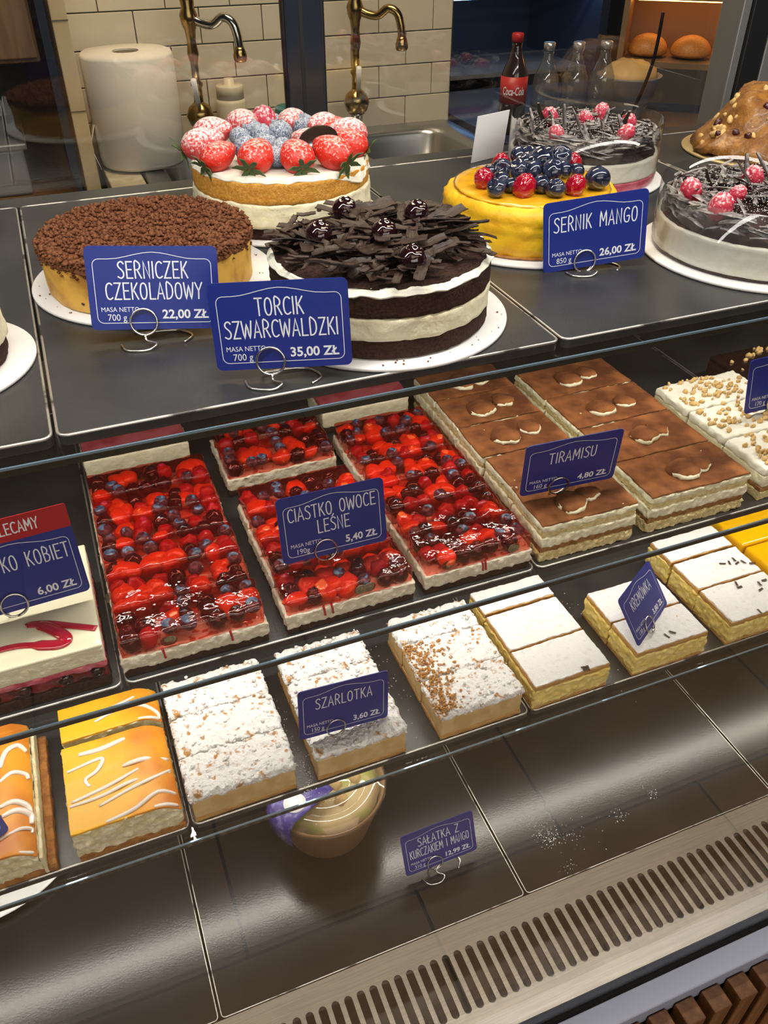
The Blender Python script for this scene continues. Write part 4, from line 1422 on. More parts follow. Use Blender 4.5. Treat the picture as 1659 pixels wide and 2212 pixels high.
stick_cake(0.5650, 0.8250, 0.0815, 0.060, 'raspberry cake in a tall clear collar behind the mango cheesecake', 31, False, 0.029,
           ((1188, 252, 0.0095), (1265, 258, 0.0088), (1298, 243, 0.0095), (1358, 264, 0.0088), (1352, 288, 0.0090), (1202, 290, 0.0085)))
board(0.5650, 0.8250, 0.0900, 'white round board under the tall collared raspberry cake')
stick_cake(0.5900, 0.5700, 0.0930, 0.054, 'raspberry cake with chocolate sticks in a clear collar at right edge', 47, True, 0.028,
           ((1492, 412, 0.0100), (1556, 447, 0.0105), (1626, 383, 0.0100), (1592, 420, 0.0075)))
sh = box('paper_sheet', -0.026, 0.026, -0.0004, 0.0004, 0.0, 0.052, WHITEPAPER)
sh.location = (0.5000, 0.9250, T1 + 0.0004)
sh.rotation_euler = (0.12, 0, math.radians(18))
tag(sh, 'white paper sheet standing behind the tall raspberry cake', 'paper')

# --- caramel nut cake
nx_, ny_ = 0.8320, 0.8360
t = thing('caramel_nut_cake', 'mounded caramel cake studded with nuts and dried cranberries at upper right', 'cake', (nx_, ny_, T1 + 0.0036))
lathe('caramel_mound', [(0.0004, 0), (0.055, 0), (0.082, 0.0), (0.088, 0.003), (0.080, 0.012), (0.074, 0.019), (0.068, 0.026), (0.062, 0.034), (0.056, 0.042), (0.050, 0.049), (0.044, 0.056), (0.038, 0.061), (0.030, 0.065), (0.015, 0.069), (0.0004, 0.070)], CARAMEL, t, 140, 0.0055, 75, 3, zmin=0, fn=lambda p, a, rr: p + noise.noise_vector(p * 28) * 0.007)
R = random.Random(77)
for i in range(120):
    a = R.uniform(PI * 0.8, PI * 2.2)
    zz = R.uniform(0.003, 0.069)
    rr = 0.088 - 0.80 * zz if zz < 0.056 else max(0.0, 0.043 - (zz - 0.056) * 3)
    s = R.uniform(0.0025, 0.0052)
    rr *= 0.96
    inst('nut_piece', ME[R.choice(('nut0', 'nut1'))], t, (rr * math.cos(a), rr * math.sin(a), zz), (R.uniform(0, 3), R.uniform(0, 3), R.uniform(0, 3)), (s * 1.5, s, s * 0.8))
for i in range(16):
    a = R.uniform(PI * 0.9, PI * 2.0)
    zz = R.uniform(0.02, 0.070)
    rr = 0.087 - 0.80 * zz if zz < 0.056 else max(0.0, 0.042 - (zz - 0.056) * 3)
    inst('dried_cranberry', ME['raisin'], t, (rr * math.cos(a), rr * math.sin(a), zz), (R.uniform(0, 3), R.uniform(0, 3), 0), (0.0065, 0.004, 0.004))

# --- cake cut off by the left edge
t = thing('sponge_cream_cake', 'cream and sponge cake cut off by the left edge', 'cake', (-0.1130, 0.6030, BZT))
layer('chocolate_base', 0, 0, 0.0655, 0.0, 0.014, DSPONGE, t, 0.0010, 240, 52)
layer('cream_layer', 0, 0, 0.0680, 0.0130, 0.033, CREAM, t, 0.0018, 120, 53, 0.0665)
layer('sponge_layer', 0, 0, 0.0655, 0.0325, 0.050, VSPONGE, t, 0.0009, 160, 54)
layer('cream_topping', 0, 0, 0.0650, 0.0495, 0.054, WCREAM, t, 0.0010, 120, 55)

# ------------------------------------------------------------------ slices: builders
def slice_root(name, label, cat, x0, x1, y0, y1, z, rz=0.0, group=None):
    return thing(name, label, cat, ((x0 + x1) / 2, (y0 + y1) / 2, z + 0.0003), rz, group), (x1 - x0) / 2, (y1 - y0) / 2


seedc = [100]


def S():
    seedc[0] += 1
    return float(seedc[0])


def jelly_slice(label, x0, x1, y0, y1, group, rz=0.0, dz=0.0, front=False):
    t, hx, hy = slice_root('fruit_jelly_slice', label, 'cake slice', x0, x1, y0, y1, T2, rz, group)
    s = S()
    R = random.Random(int(s))
    rblock('chocolate_base', -hx, hx, -hy, hy, 0, 0.0065, DSPONGE, t, 0.004, 0.0005, 300, 0.001, s, zmin=0)
    rblock('cream_layer', -hx - 0.0006, hx + 0.0006, -hy - (0.0006 if front else 0), hy, 0.0062, 0.0195, JCREAM, t, 0.003, 0.0017, 260, 0.0012, s + .3)
    zt = 0.0355 + dz
    rblock('red_jelly', -hx + 0.001, hx - 0.001, -hy + 0.0003, hy - 0.0003, 0.0192, zt, JELLY, t, 0.0035, 0.0004, 160, 0.0022, s + .6, amp2=0.0015, freq2=75)
    # fruit sunk in the jelly on a jittered grid
    nx, ny = 7, 3
    kinds = ['blue', 'blue', 'blue', 'black', 'black', 'black', 'lump0', 'lump1', 'lump0', 'straw', 'rlump', 'rlump']
    for i in range(nx):
        for j in range(ny):
            if R.random() < 0.06:
                continue
            k = R.choice(kinds)
            sz = {'blue': 0.0064, 'black': 0.0080, 'lump0': 0.0102, 'lump1': 0.0108, 'rlump': 0.0078, 'straw': 0.0088}[k] * R.uniform(0.86, 1.12)
            sq = 0.78 if k in ('lump0', 'lump1', 'straw') else 0.92
            mx = max(0.0, hx - sz * 0.98 - 0.0014)
            my = max(0.0, hy - sz * 0.98 - 0.0006)
            x = max(-mx, min(mx, (-1 + 2 * (i + .5) / nx) * hx + R.uniform(-.004, .004)))
            y = max(-my, min(my, (-1 + 2 * (j + .5) / ny) * hy + R.uniform(-.003, .003)))
            z = zt - sz * sq * 0.95 + (R.uniform(0.0004, 0.0020) if k == 'blue' else R.uniform(-0.0030, 0.0002))
            z = max(z, 0.0195 + sz * 0.45)
            nm = {'blue': 'blueberry', 'black': 'blackberry', 'lump0': 'strawberry_chunk', 'lump1': 'strawberry_chunk', 'rlump': 'raspberry_chunk', 'straw': 'strawberry_piece'}[k]
            rot = (R.uniform(-.5, .5), R.uniform(-.5, .5), R.uniform(0, 6))
            inst(nm, ME[k], t, (x, y, z), rot, (sz, sz, sz * sq))
    if front:
        for q in range(2):
            x = R.uniform(-hx * 0.7, hx * 0.7)
            o = inst('halved_berry', ME['cut'], t, (x, -hy + 0.0006, 0.0265), (PI / 2, 0, 0), (0.0055, 0.0050, 0.0009))
        for q in range(2):
            x = R.uniform(-hx * 0.8, hx * 0.8)
            tube('jelly_drip', smooth_path([(x, -hy - 0.0004, 0.021), (x + 0.0006, -hy - 0.0011, 0.016), (x + 0.001, -hy - 0.0012, 0.011)], 4), [0.0010] * 4 + [0.0009] * 3 + [0.0012, 0.0007], SAUCE, t, 6)
    return t


ordw = ['front', 'second', 'third', 'fourth', 'fifth', 'sixth', 'seventh', 'eighth']


def jelly_column(x0, x1, ys, colname, rz0, ntot, offset=0):
    R = random.Random(int(x0 * 1000) + 9)
    for i in range(len(ys) - 1):
        k = i + offset
        lab = ('forest fruit jelly slice, %s of the %s' % ('frontmost', colname)) if k == 0 else 'forest fruit jelly slice, %s from the front in the %s' % (ordw[k], colname)
        jelly_slice(lab, x0 + R.uniform(-.0012, .0012), x1 + R.uniform(-.0012, .0012), ys[i] + 0.0006, ys[i + 1] - 0.0006, 'forest fruit jelly slices', math.radians(rz0 + R.uniform(-.5, .5)), R.uniform(-0.0012, 0.0018), k == 0)


jelly_column(-0.0235, 0.0875, [0.4685, 0.508, 0.547, 0.586, 0.625, 0.664, 0.703], 'column beside the white cherry slice', -1.2, 6)
jelly_column(0.1040, 0.2130, [0.4680, 0.508, 0.549, 0.590, 0.631], 'middle column with the card', 0.8, 6)
jelly_column(0.1040, 0.2130, [0.668, 0.709, 0.750], 'middle column with the card', 0.4, 6, 4)
jelly_column(0.2240, 0.3250, [0.4690, 0.508, 0.548, 0.588, 0.628, 0.668, 0.708], 'column beside the tiramisu', -0.6, 6)
# pink topped slices at the very back
for i, (x0, x1, y0, lab) in enumerate(((-0.0235, 0.080, 0.741, 'pink topped cream slice behind the left fruit jelly column'), (0.2240, 0.325, 0.742, 'pink topped cream slice behind the fruit jelly column next to tiramisu'))):
    t, hx, hy = slice_root('pink_cream_slice', lab, 'cake slice', x0, x1, y0, y0 + 0.055, T2, 0, 'pink topped slices')
    rblock('chocolate_base', -hx, hx, -hy, hy, 0, 0.008, DSPONGE, t, 0.005, 0.0006, 300, 0.001, S(), zmin=0)
    rblock('cream_layer', -hx, hx, -hy, hy, 0.0078, 0.026, CREAM, t, 0.004, 0.0012, 200, 0.0015, S())
    rblock('pink_jelly', -hx + .001, hx - .001, -hy + .001, hy, 0.0258, 0.034, PJELLY, t, 0.004, 0.0006, 150, 0.003, S())


def tiramisu(label, x0, x1, y0, y1, R, rz=0.0):
    t, hx, hy = slice_root('tiramisu_slice', label, 'cake slice', x0, x1, y0, y1, T2, rz, 'tiramisu slices')
    rblock('sponge_bottom', -hx, hx, -hy, hy, 0, 0.0105, PSPONGE, t, 0.003, 0.0022, 300, 0.0012, S(), zmin=0)
    rblock('coffee_layer', -hx + .0008, hx - .0008, -hy + .0008, hy, 0.0100, 0.0165, COFFEE, t, 0.004, 0.0008, 300, 0.0010, S())
    rblock('cream_layer', -hx - .0004, hx + .0004, -hy - .0004, hy, 0.0160, 0.0270, CREAM, t, 0.003, 0.0018, 230, 0.0018, S())
    rblock('coffee_layer', -hx + .001, hx - .001, -hy + .001, hy, 0.0265, 0.0330, PSPONGE, t, 0.0035, 0.0018, 300, 0.0010, S())
    rblock('cream_topping', -hx, hx, -hy, hy, 0.0325, 0.0395, CREAM, t, 0.0035, 0.0018, 230, 0.0018, S())
    rblock('cocoa_top', -hx + .0004, hx - .0004, -hy + .0004, hy - .0004, 0.0390, 0.0412, COCOA, t, 0.0035, 0.0005, 160, 0.0010, S(), amp2=0.0010, freq2=50)
    # piped cream blobs under the cocoa, bare cream at their front lip
    for (bx, by, s, hgt) in ((-0.008 + R.uniform(-.006, .006), -hy * 0.22 + R.uniform(-.003, .003), 0.0135, 0.0062), (0.015 + R.uniform(-.004, .006), hy * 0.02 + R.uniform(-.004, .004), 0.0110, 0.0046)):
        sd = S()

        def lump(p, a, rr, sd=sd, s=s):
            k = 1 + 0.30 * noise.noise(Vector((math.cos(a) * 1.4 + sd, math.sin(a) * 1.4, 0.5)))
            return Vector((p.x * k, p.y * k, p.z))
        a = lathe('cream_dollop', [(0.0004, 0), (s * 0.97, 0.0), (s * 1.02, hgt * 0.35), (s * 0.97, hgt * 0.66), (0.0004, hgt * 0.7)], CREAM, t, 28, 0.0016, 260, sd, fn=lump)
        a.location = (bx, by - 0.0009, 0.0404)
        b = lathe('dollop_cocoa', [(0.0004, -0.001), (s * 1.02, -0.001), (s * 1.05, hgt * 0.45), (s * 0.97, hgt * 0.85), (s * 0.6, hgt * 1.05), (0.0004, hgt * 1.1)], COCOA, a, 28, 0.0008, 160, sd, fn=lump)
        b.location = (0, 0.0019, 0.0004)
    return t


R = random.Random(4)
ysL = [0.4690, 0.5265, 0.5840, 0.6415, 0.6990, 0.7560]
for i in range(5):
    tiramisu('tiramisu slice, %s in the left tiramisu column' % ('frontmost' if i == 0 else ordw[i] + ' from the front'), 0.3360 + R.uniform(-.001, .001), 0.4325, ysL[i] + .0005, ysL[i + 1] - .0005, R, math.radians(R.uniform(-1, 1)))
ysR = [0.4690, 0.5300, 0.5950, 0.6600, 0.7250]
for i in range(4):
    tiramisu('tiramisu slice, %s in the right tiramisu column' % ('frontmost' if i == 0 else ordw[i] + ' from the front'), 0.4480 + R.uniform(-.001, .001), 0.5580, ysR[i] + .0005, ysR[i + 1] - .0005, R, math.radians(R.uniform(-.8, .8)))


def nut_slice(label, x0, x1, y0, y1):
    t, hx, hy = slice_root('nut_cream_slice', label, 'cake slice', x0, x1, y0, y1, T2, 0, 'nut cream slices')
    rblock('sponge_bottom', -hx, hx, -hy, hy, 0, 0.010, PSPONGE, t, 0.004, 0.0009, 300, 0.001, S(), zmin=0)
    rblock('coffee_layer', -hx, hx, -hy, hy, 0.0095, 0.015, COFFEE, t, 0.004, 0.0008, 300, 0.001, S())
    rblock('cream_layer', -hx, hx, -hy, hy, 0.0145, 0.0275, CREAM, t, 0.0035, 0.0012, 200, 0.0018, S())
    rblock('whipped_cream', -hx - .0005, hx + .0005, -hy, hy, 0.027, 0.037, WCREAM, t, 0.003, 0.0016, 170, 0.003, S())
    R = random.Random(int(S()))
    for i in range(70):
        s = R.uniform(0.0017, 0.0032)
        inst('nut_piece', ME[R.choice(('nut0', 'nut1'))], t, (R.uniform(-hx + .003, hx - .003), R.uniform(-hy + .002, hy - .002), 0.0375 + s * .3), (R.uniform(0, 3), R.uniform(0, 3), 0), (s * 1.2, s, s * .7))
    return t


for i, (a, b) in enumerate(((0.472, 0.530), (0.531, 0.588), (0.590, 0.645))):
    nut_slice('nut sprinkled cream slice, %s of the three at right edge' % ('frontmost', 'middle one', 'rearmost')[i], 0.5800, 0.6850, a, b)
t, hx, hy = slice_root('chocolate_nut_slice', 'dark chocolate slice sprinkled with nuts at the right edge', 'cake slice', 0.690, 0.80, 0.585, 0.690, T2)
rblock('sponge_bottom', -hx, hx, -hy, hy, 0, 0.026, DSPONGE, t, 0.005, 0.0008, 300, 0.001, S(), zmin=0)
rblock('chocolate_glaze', -hx, hx, -hy, hy, 0.0255, 0.032, GCHOC, t, 0.004, 0.0005, 200, 0.002, S())
R = random.Random(3)
for i in range(34):
    s = R.uniform(0.0018, 0.0034)
    inst('nut_piece', ME[R.choice(('nut0', 'nut1'))], t, (R.uniform(-hx + .004, hx - .004), R.uniform(-hy + .004, hy - .004), 0.0325), (R.uniform(0, 3), R.uniform(0, 3), 0), (s * 1.2, s, s * .8))

# white cherry slice with red sauce
t, hx, hy = slice_root('white_cherry_slice', 'white glazed cherry slice with red sauce squiggle behind the red-topped card', 'cake slice', -0.160, -0.0345, 0.4680, 0.590, T2)
rblock('chocolate_base', -hx, hx, -hy, hy, 0, 0.010, DSPONGE, t, 0.004, 0.0009, 260, 0.001, S(), zmin=0)
rblock('cherry_layer', -hx + .001, hx - .001, -hy + .001, hy, 0.0095, 0.021, CHERRYM, t, 0.003, 0.0024, 130, 0.002, S())
rblock('pink_layer', -hx, hx, -hy, hy, 0.0205, 0.026, PINKC, t, 0.0035, 0.0012, 200, 0.001, S())
rblock('cream_layer', -hx, hx, -hy, hy, 0.0255, 0.040, CREAM, t, 0.004, 0.0007, 160, 0.0016, S())
rblock('white_glaze', -hx - .0003, hx + .0003, -hy - .0003, hy, 0.0396, 0.0432, WCHOC, t, 0.006, 0.0002, 90, 0.0014, S())
zz = 0.0437
sq = []
for px, py in ((-40, 1415), (40, 1395), (125, 1392), (140, 1375), (95, 1352), (60, 1350), (100, 1346), (160, 1352), (208, 1357)):
    x, y = pix(px, py, T2 + 0.044)
    sq.append((x + 0.09725, y - 0.529, zz))
pth = smooth_path(sq, 6)
v, f = tube_data(pth, [0.0052 if 8 < i < 26 else 0.0030 for i in range(len(pth))], 8)
mesh('red_sauce', [(a, b, zz + (c - zz) * 0.30) for a, b, c in v], f, SAUCE, t)
x, y = pix(180, 1265, T2 + 0.044)
inst('sauce_drop', ME['cut'], t, (x + 0.09725, y - 0.529, zz), (0, 0, 0.3), (0.004, 0.0022, 0.0008)).data = sphere_mesh('sauce_drop', SAUCE, 12, 8)
R = random.Random(8)
for i in range(5):
    inst('cherry', ME['cherry'], t, (-hx * 0.75 + i * 0.026 + R.uniform(-.003, .003), -hy + 0.004, 0.0155), (PI / 2, 0, 0), 0.0062)

# ------------------------------------------------------------------ lower shelf
def cheese_slice(label, x0, x1, y0, y1, top, crustR, icing, seed, rz=0.0):
    t, hx, hy = slice_root('cheesecake_slice', label, 'cake slice', x0, x1, y0, y1, T3, rz, 'icing striped cheesecake slices')
    H = 0.043
    rblock('pastry_base', -hx, hx, -hy, hy, 0, 0.0085, CRUST, t, 0.004, 0.0007, 280, 0.001, S(), zmin=0)

    def rnd_edge(p, i, j, k):
        e = max(0, (p.x - (hx - 0.022)) / 0.022)
        if p.z > 0.02:
            p.z -= 0.013 * e * e * ((p.z - 0.02) / 0.022)
        return p
    rblock('cheese_layer', -hx, hx - 0.001, -hy, hy, 0.0080, H - 0.002, CURD, t, 0.003, 0.0024, 170, 0.0014, S(), rnd_edge)
    rblock('baked_top', -hx - .0002, hx - 0.0006, -hy - .0002, hy, H - 0.0032, H, top, t, 0.004, 0.0003, 150, 0.0010, S(), rnd_edge, 0.0006, 40)
    if crustR:
        rblock('side_crust', hx - 0.0004, hx + 0.0030, -hy, hy, 0.0, 0.026, CURD, t, 0.004, 0.0007, 200, 0.0012, S(), zmin=0)
        rblock('side_crust', hx + 0.0032, hx + 0.0110, -hy, hy, 0.0, 0.011, CRUST, t, 0.004, 0.0010, 200, 0.0015, S(), zmin=0)
    for pl in icing:
        pts = []
        for px, py in pl[1]:
            ax, ay = pix(px, py, T3 + H)
            lx, ly = ax - t.location.x, ay - t.location.y
            lx = max(-hx + 0.002, min(hx - 0.003, lx))
            ly = max(-hy + 0.002, min(hy - 0.002, ly))
            e = max(0, (lx - (hx - 0.022)) / 0.022)
            pts.append((lx, ly, H - 0.013 * e * e + 0.0002))
        pth = smooth_path(pts, 5)
        n = len(pth)
        v, f = tube_data(pth, [pl[0] * 1.75 * (0.45 + 0.55 * math.sin(PI * (0.12 + 0.76 * i / (n - 1)))) for i in range(n)], 8)
        v = [(a_, b_, pz.z + (c_ - pz.z) * 0.55) for (a_, b_, c_), pz in zip(v, [p_ for p_ in pth for _ in range(8)])]
        mesh('icing_strand', v, f, ICING, t)
    return t


cheese_slice('large yellow cheesecake slice with white icing stripes in front of the szarlotka', -0.1035, -0.0085, 0.4720, 0.5680, YTOP, False, [
    (0.0016, [(265, 1655), (310, 1640), (368, 1625)]), (0.0012, [(155, 1735), (230, 1700), (300, 1660)]), (0.0012, [(150, 1745), (220, 1720), (285, 1688), (365, 1655)]),
    (0.0012, [(215, 1742), (280, 1705), (330, 1680), (365, 1650)]), (0.0013, [(230, 1780), (290, 1748), (340, 1710), (388, 1698)]), (0.0011, [(335, 1752), (360, 1735), (392, 1730)]),
    (0.0013, [(145, 1670), (200, 1645), (222, 1640), (210, 1665), (185, 1685), (195, 1700)]), (0.0018, [(170, 1632), (220, 1618), (270, 1595)])], 1)
cheese_slice('smaller yellow cheesecake slice with icing behind the large yellow one', -0.1025, -0.0080, 0.5760, 0.6180, YTOP, False, [
    (0.0013, [(205, 1560), (250, 1535), (300, 1522), (335, 1527), (345, 1540)]), (0.0011, [(300, 1560), (325, 1548), (345, 1542)]), (0.0011, [(205, 1545), (240, 1530), (290, 1505)])], 2)
cheese_slice('orange baked cheesecake slice with icing at the left edge', -0.2350, -0.1330, 0.4720, 0.6200, OTOP, True, [
    (0.0017, [(0, 1660), (12, 1625), (35, 1605), (60, 1608)]), (0.0015, [(0, 1690), (25, 1668), (50, 1662), (62, 1668)]), (0.0018, [(0, 1745), (30, 1730), (55, 1732), (72, 1745)]),
    (0.0019, [(5, 1765), (35, 1748), (60, 1748), (78, 1762)]), (0.0011, [(0, 1815), (40, 1788), (62, 1778), (78, 1782)]), (0.0009, [(40, 1842), (62, 1833), (68, 1842)])], 3)


def powder_mat():
    """sugar drift over golden crumble: patches of bare crumble show"""
    m = pm('sugared_crumble', (0.86, 0.85, 0.84), 0.95, (0.50, 0.27, 0.10), scale=120, lo=0.57, hi=0.68, bump=1.0, bscale=330, bdist=0.0025, spec=0.1, detail=5)
    return m


SUGCR = powder_mat()
SUGBARE = pm('thinly_sugared_crumble', (0.80, 0.74, 0.66), 0.95, (0.52, 0.24, 0.06), scale=210, lo=0.42, hi=0.52, bump=1.0, bscale=330, bdist=0.0025, spec=0.1, detail=5)


def apple_slice(label, x0, x1, y0, y1, bare=0.0, rz=0.0, H=0.0385, nlump=60):
    t, hx, hy = slice_root('apple_crumble_slice', label, 'cake slice', x0, x1, y0, y1, T3, rz, 'sugared apple crumble slices')
    rblock('pastry_base', -hx, hx, -hy, hy, 0, 0.006, PUFF, t, 0.004, 0.0006, 260, 0.001, S(), zmin=0)
    rblock('apple_filling', -hx + .0005, hx - .0005, -hy + .0003, hy - .0003, 0.0056, H - 0.008, APPLE, t, 0.004, 0.0008, 150, 0.0014, S())
    rblock('sugared_top', -hx - .0012, hx + .0012, -hy - .0008, hy + .0004, H - 0.0090, H, SUGCR if bare < 0.5 else SUGBARE, t, 0.0026, 0.0022, 200, 0.0034, S(), amp2=0.0014, freq2=70)
    R = random.Random(int(S()))
    pts, sz = [], []
    for i in range(nlump):
        pts.append((R.uniform(-hx, hx), R.uniform(-hy, hy), H + R.uniform(-0.001, 0.0006)))
        sz.append(R.uniform(0.0010, 0.0030))
    for i in range(nlump):
        ed = R.random()
        pts.append((R.choice((-1, 1)) * (hx + .0006) if ed < .6 else R.uniform(-hx, hx), -hy if ed > .6 else R.uniform(-hy, hy), H - R.uniform(0.001, 0.008)))
        sz.append(R.uniform(0.0010, 0.0022))
    scatter_lumps('crumble_lumps', pts, sz, SUGBARE if bare > 0.2 else SUGCR, t, seed=int(S()))
    return t


for col, (x0, x1, ys, lab) in enumerate(((-0.0005, 0.0985, [0.4725, 0.5205, 0.5700, 0.6180], 'in the column right of the yellow cheesecake'),
                                         (0.1200, 0.2125, [0.4725, 0.5250, 0.5720, 0.6180], 'in the column with the card stuck in'),
                                         (0.2500, 0.3430, [0.4725, 0.5230, 0.5760, 0.6180], 'in the column left of the custard slices'))):
    for i in range(3):
        apple_slice('sugar-dusted apple crumble slice, %s, %s' % (('frontmost', 'middle one', 'rearmost')[i], lab), x0, x1, ys[i] + .0008, ys[i + 1] - .0008, 0.0 if not (col == 2 and i == 1) else 0.3, math.radians(rnd.uniform(-.7, .7)))
# patch of bare golden crumble on the third column
R = random.Random(12)
pts, sz = [], []
for i in range(420):
    x = 0.2485 + abs(R.gauss(0, 0.016))
    y = R.uniform(0.474, 0.572)
    if x < 0.335:
        pts.append((x - 0.25, y - 0.52, 0.0392 + R.uniform(-0.0004, 0.0016) - (0.004 if x < 0.2495 else 0)))
        sz.append(R.uniform(0.0011, 0.0022))
o = scatter_lumps('golden_crumbs', pts, sz, CRUMBLE, None)
o.location = (0.25, 0.52, T3)
tag(o, 'bare golden crumble on the column left of the custard slices', 'crumbs', None, 'stuff')


def custard_slice(label, x0, x1, y0, y1, rz=0.0, flakes=()):
    t, hx, hy = slice_root('custard_slice', label, 'cake slice', x0, x1, y0, y1, T3, rz, 'sugared custard slices')
    H = 0.036
    rblock('pastry_bottom', -hx, hx, -hy, hy, 0, 0.0042, PUFF, t, 0.004, 0.0006, 260, 0.001, S(), zmin=0)
    rblock('custard', -hx - .0006, hx + .0006, -hy - .0004, hy, 0.0040, H - 0.0075, CUSTARD, t, 0.003, 0.0022, 190, 0.0016, S())
    rblock('pastry_top', -hx + .0004, hx - .0004, -hy + .0004, hy - .0004, H - 0.0080, H - 0.0012, PUFF, t, 0.004, 0.0009, 200, 0.0010, S())
    rblock('sugar_dusting', -hx + .0010, hx - .0010, -hy + .0012, hy - .0010, H - 0.0024, H, SUGAR, t, 0.0030, 0.0009, 160, 0.0009, S(), amp2=0.0006, freq2=45)
    for (px, py) in flakes:
        ax, ay = pix(px, py, T3 + H)
        inst('chocolate_flake', SH[6], t, (ax - t.location.x, ay - t.location.y, H + 0.0012), (0.2, 0.1, rnd.uniform(0, 3)), 0.62)
    return t


for i, (a, b) in enumerate(((0.4725, 0.5265), (0.5275, 0.5840), (0.5870, 0.6250))):
    custard_slice('sugar-topped custard slice, %s in the column beside the apple crumble' % ('frontmost', 'middle one', 'rearmost')[i], 0.3560, 0.4480, a, b, math.radians(rnd.uniform(-.7, .7)), ((1265, 1448), (1270, 1445), (1262, 1443)) if i == 0 else ())
for i, (a, b) in enumerate(((0.4725, 0.5220), (0.5230, 0.5740))):
    custard_slice('sugar-topped custard slice, %s of the pair holding the card' % ('front one', 'rear one')[i], 0.4820, 0.5760, a, b, math.radians(-0.5), ((1452, 1367), (1440, 1375)) if i == 0 else ())
for i, (a, b) in enumerate(((0.4725, 0.5300), (0.5310, 0.5800), (0.5830, 0.6250))):
    custard_slice('sugar-topped custard slice with chocolate flakes, %s in the rightmost column' % ('frontmost', 'middle one', 'rearmost')[i], 0.6080, 0.7020, a, b, 0,
                  (((1590, 1262), (1597, 1270), (1640, 1262), (1650, 1255), (1643, 1275), (1640, 1322)), ((1560, 1219), (1575, 1217), (1585, 1210), (1592, 1218), (1605, 1215), (1625, 1218)), ())[i])
for i, (a, b) in enumerate(((0.500, 0.574), (0.576, 0.650))):
    t, hx, hy = slice_root('yellow_jelly_slice', 'shiny yellow jelly slice at the right edge, %s one' % ('front', 'rear')[i], 'cake slice', 0.7120, 0.8050, a, b, T3, 0, 'yellow jelly slices')
    rblock('cream_base', -hx, hx, -hy, hy, 0, 0.014, CREAM, t, 0.005, 0.0004, 200, 0.001, S(), zmin=0)
    rblock('jelly_top', -hx, hx, -hy, hy, 0.0138, 0.036, YJELLY, t, 0.005, 0.0002, 90, 0.004, S())

# crumbs and sugar on the trays
R = random.Random(99)
pts, sz = [], []
for (cx, cy, n, sx_, sy_) in ((0.108, 0.515, 90, 0.005, 0.035), (0.112, 0.485, 60, 0.004, 0.01), (0.232, 0.56, 40, 0.006, 0.03), (0.463, 0.50, 20, 0.004, 0.02), (0.466, 0.6, 20, 0.01, 0.02)):
    for i in range(n):
        pts.append((R.gauss(cx, sx_), R.gauss(cy, sy_), T3 + 0.0005))
        sz.append(R.uniform(0.0003, 0.0010))
o = scatter_lumps('sugar_crumbs', pts, sz, SUGAR)
tag(o, 'white sugar crumbs scattered between the slices on the lower shelf', 'crumbs', None, 'stuff')
pts, sz = [], []
for (px, py, n, s1) in ((1190, 1808, 110, 16), (1165, 1785, 30, 22), (1340, 1762, 30, 10), (1410, 1712, 24, 8), (1225, 1875, 22, 14), (1245, 1800, 30, 30)):
    for i in range(n):
        x, y = pix(px + R.gauss(0, s1), py + R.gauss(0, s1 * 0.8), TD)
        if y > 0.401:
            pts.append((x, y, TD + 0.0004))
            sz.append(R.uniform(0.0003, 0.0009) * (1.6 if R.random() < .06 else 1))
o = scatter_lumps('sugar_spill', pts, sz, SUGAR)
tag(o, 'spilled white sugar on the deck beside the salad card', 'crumbs', None, 'stuff')
pts, sz = [], []
for i in range(90):
    a = R.uniform(0, 2 * PI)
    c = R.choice(((0.0729, 0.7047, 0.092), (0.2241, 0.5653, 0.089)))
    q = R.uniform(c[2] - 0.006, c[2] + 0.003)
    pts.append((c[0] + q * math.cos(a), c[1] + q * math.sin(a), T1 + 0.0036))
    sz.append(R.uniform(0.0004, 0.0012))
o = scatter_lumps('chocolate_crumbs', pts, sz, CRUMB)
tag(o, 'dark cake crumbs on the white boards of the top shelf', 'crumbs', None, 'stuff')

# ------------------------------------------------------------------ deck: salad bowl, plate
t = thing('salad_bowl', 'brown paper salad bowl with clear lid and violet sleeve on the deck', 'bowl', (0.1525, 0.5720, TD + 0.0003))
lathe('bowl_body', [(0.0004, 0), (0.050, 0), (0.052, 0.001), (0.0690, 0.070), (0.0700, 0.072), (0.0712, 0.074), (0.0702, 0.076), (0.0680, 0.076), (0.0660, 0.066), (0.0600, 0.045), (0.0004, 0.045)], BOWL, t, 72)
lathe('salad_filling', [(0.0004, 0.046), (0.058, 0.046), (0.064, 0.064), (0.048, 0.069), (0.0004, 0.070)], LETT, t, 48, 0.004, 70, 3)
R = random.Random(44)
ME['chick'] = sphere_mesh('salad_piece', CHICK, 12, 8, lump_fn(6.1))
for i in range(12):
    a = R.uniform(0, 2 * PI)
    q = R.uniform(0.01, 0.048)
    inst('salad_piece', ME['chick'], t, (q * math.cos(a), q * math.sin(a), 0.068), (R.uniform(0, 3), R.uniform(0, 3), 0), R.uniform(0.005, 0.009))
lathe('clear_lid', [(0.0720, 0.072), (0.0730, 0.076), (0.0705, 0.081), (0.0650, 0.0825), (0.0630, 0.0855), (0.0520, 0.0862), (0.0505, 0.0842), (0.0480, 0.0842), (0.0465, 0.0862), (0.0330, 0.0868), (0.0320, 0.0850), (0.0300, 0.0850), (0.0290, 0.0868), (0.0004, 0.0870)], LIDM, t, 72, cap=False)
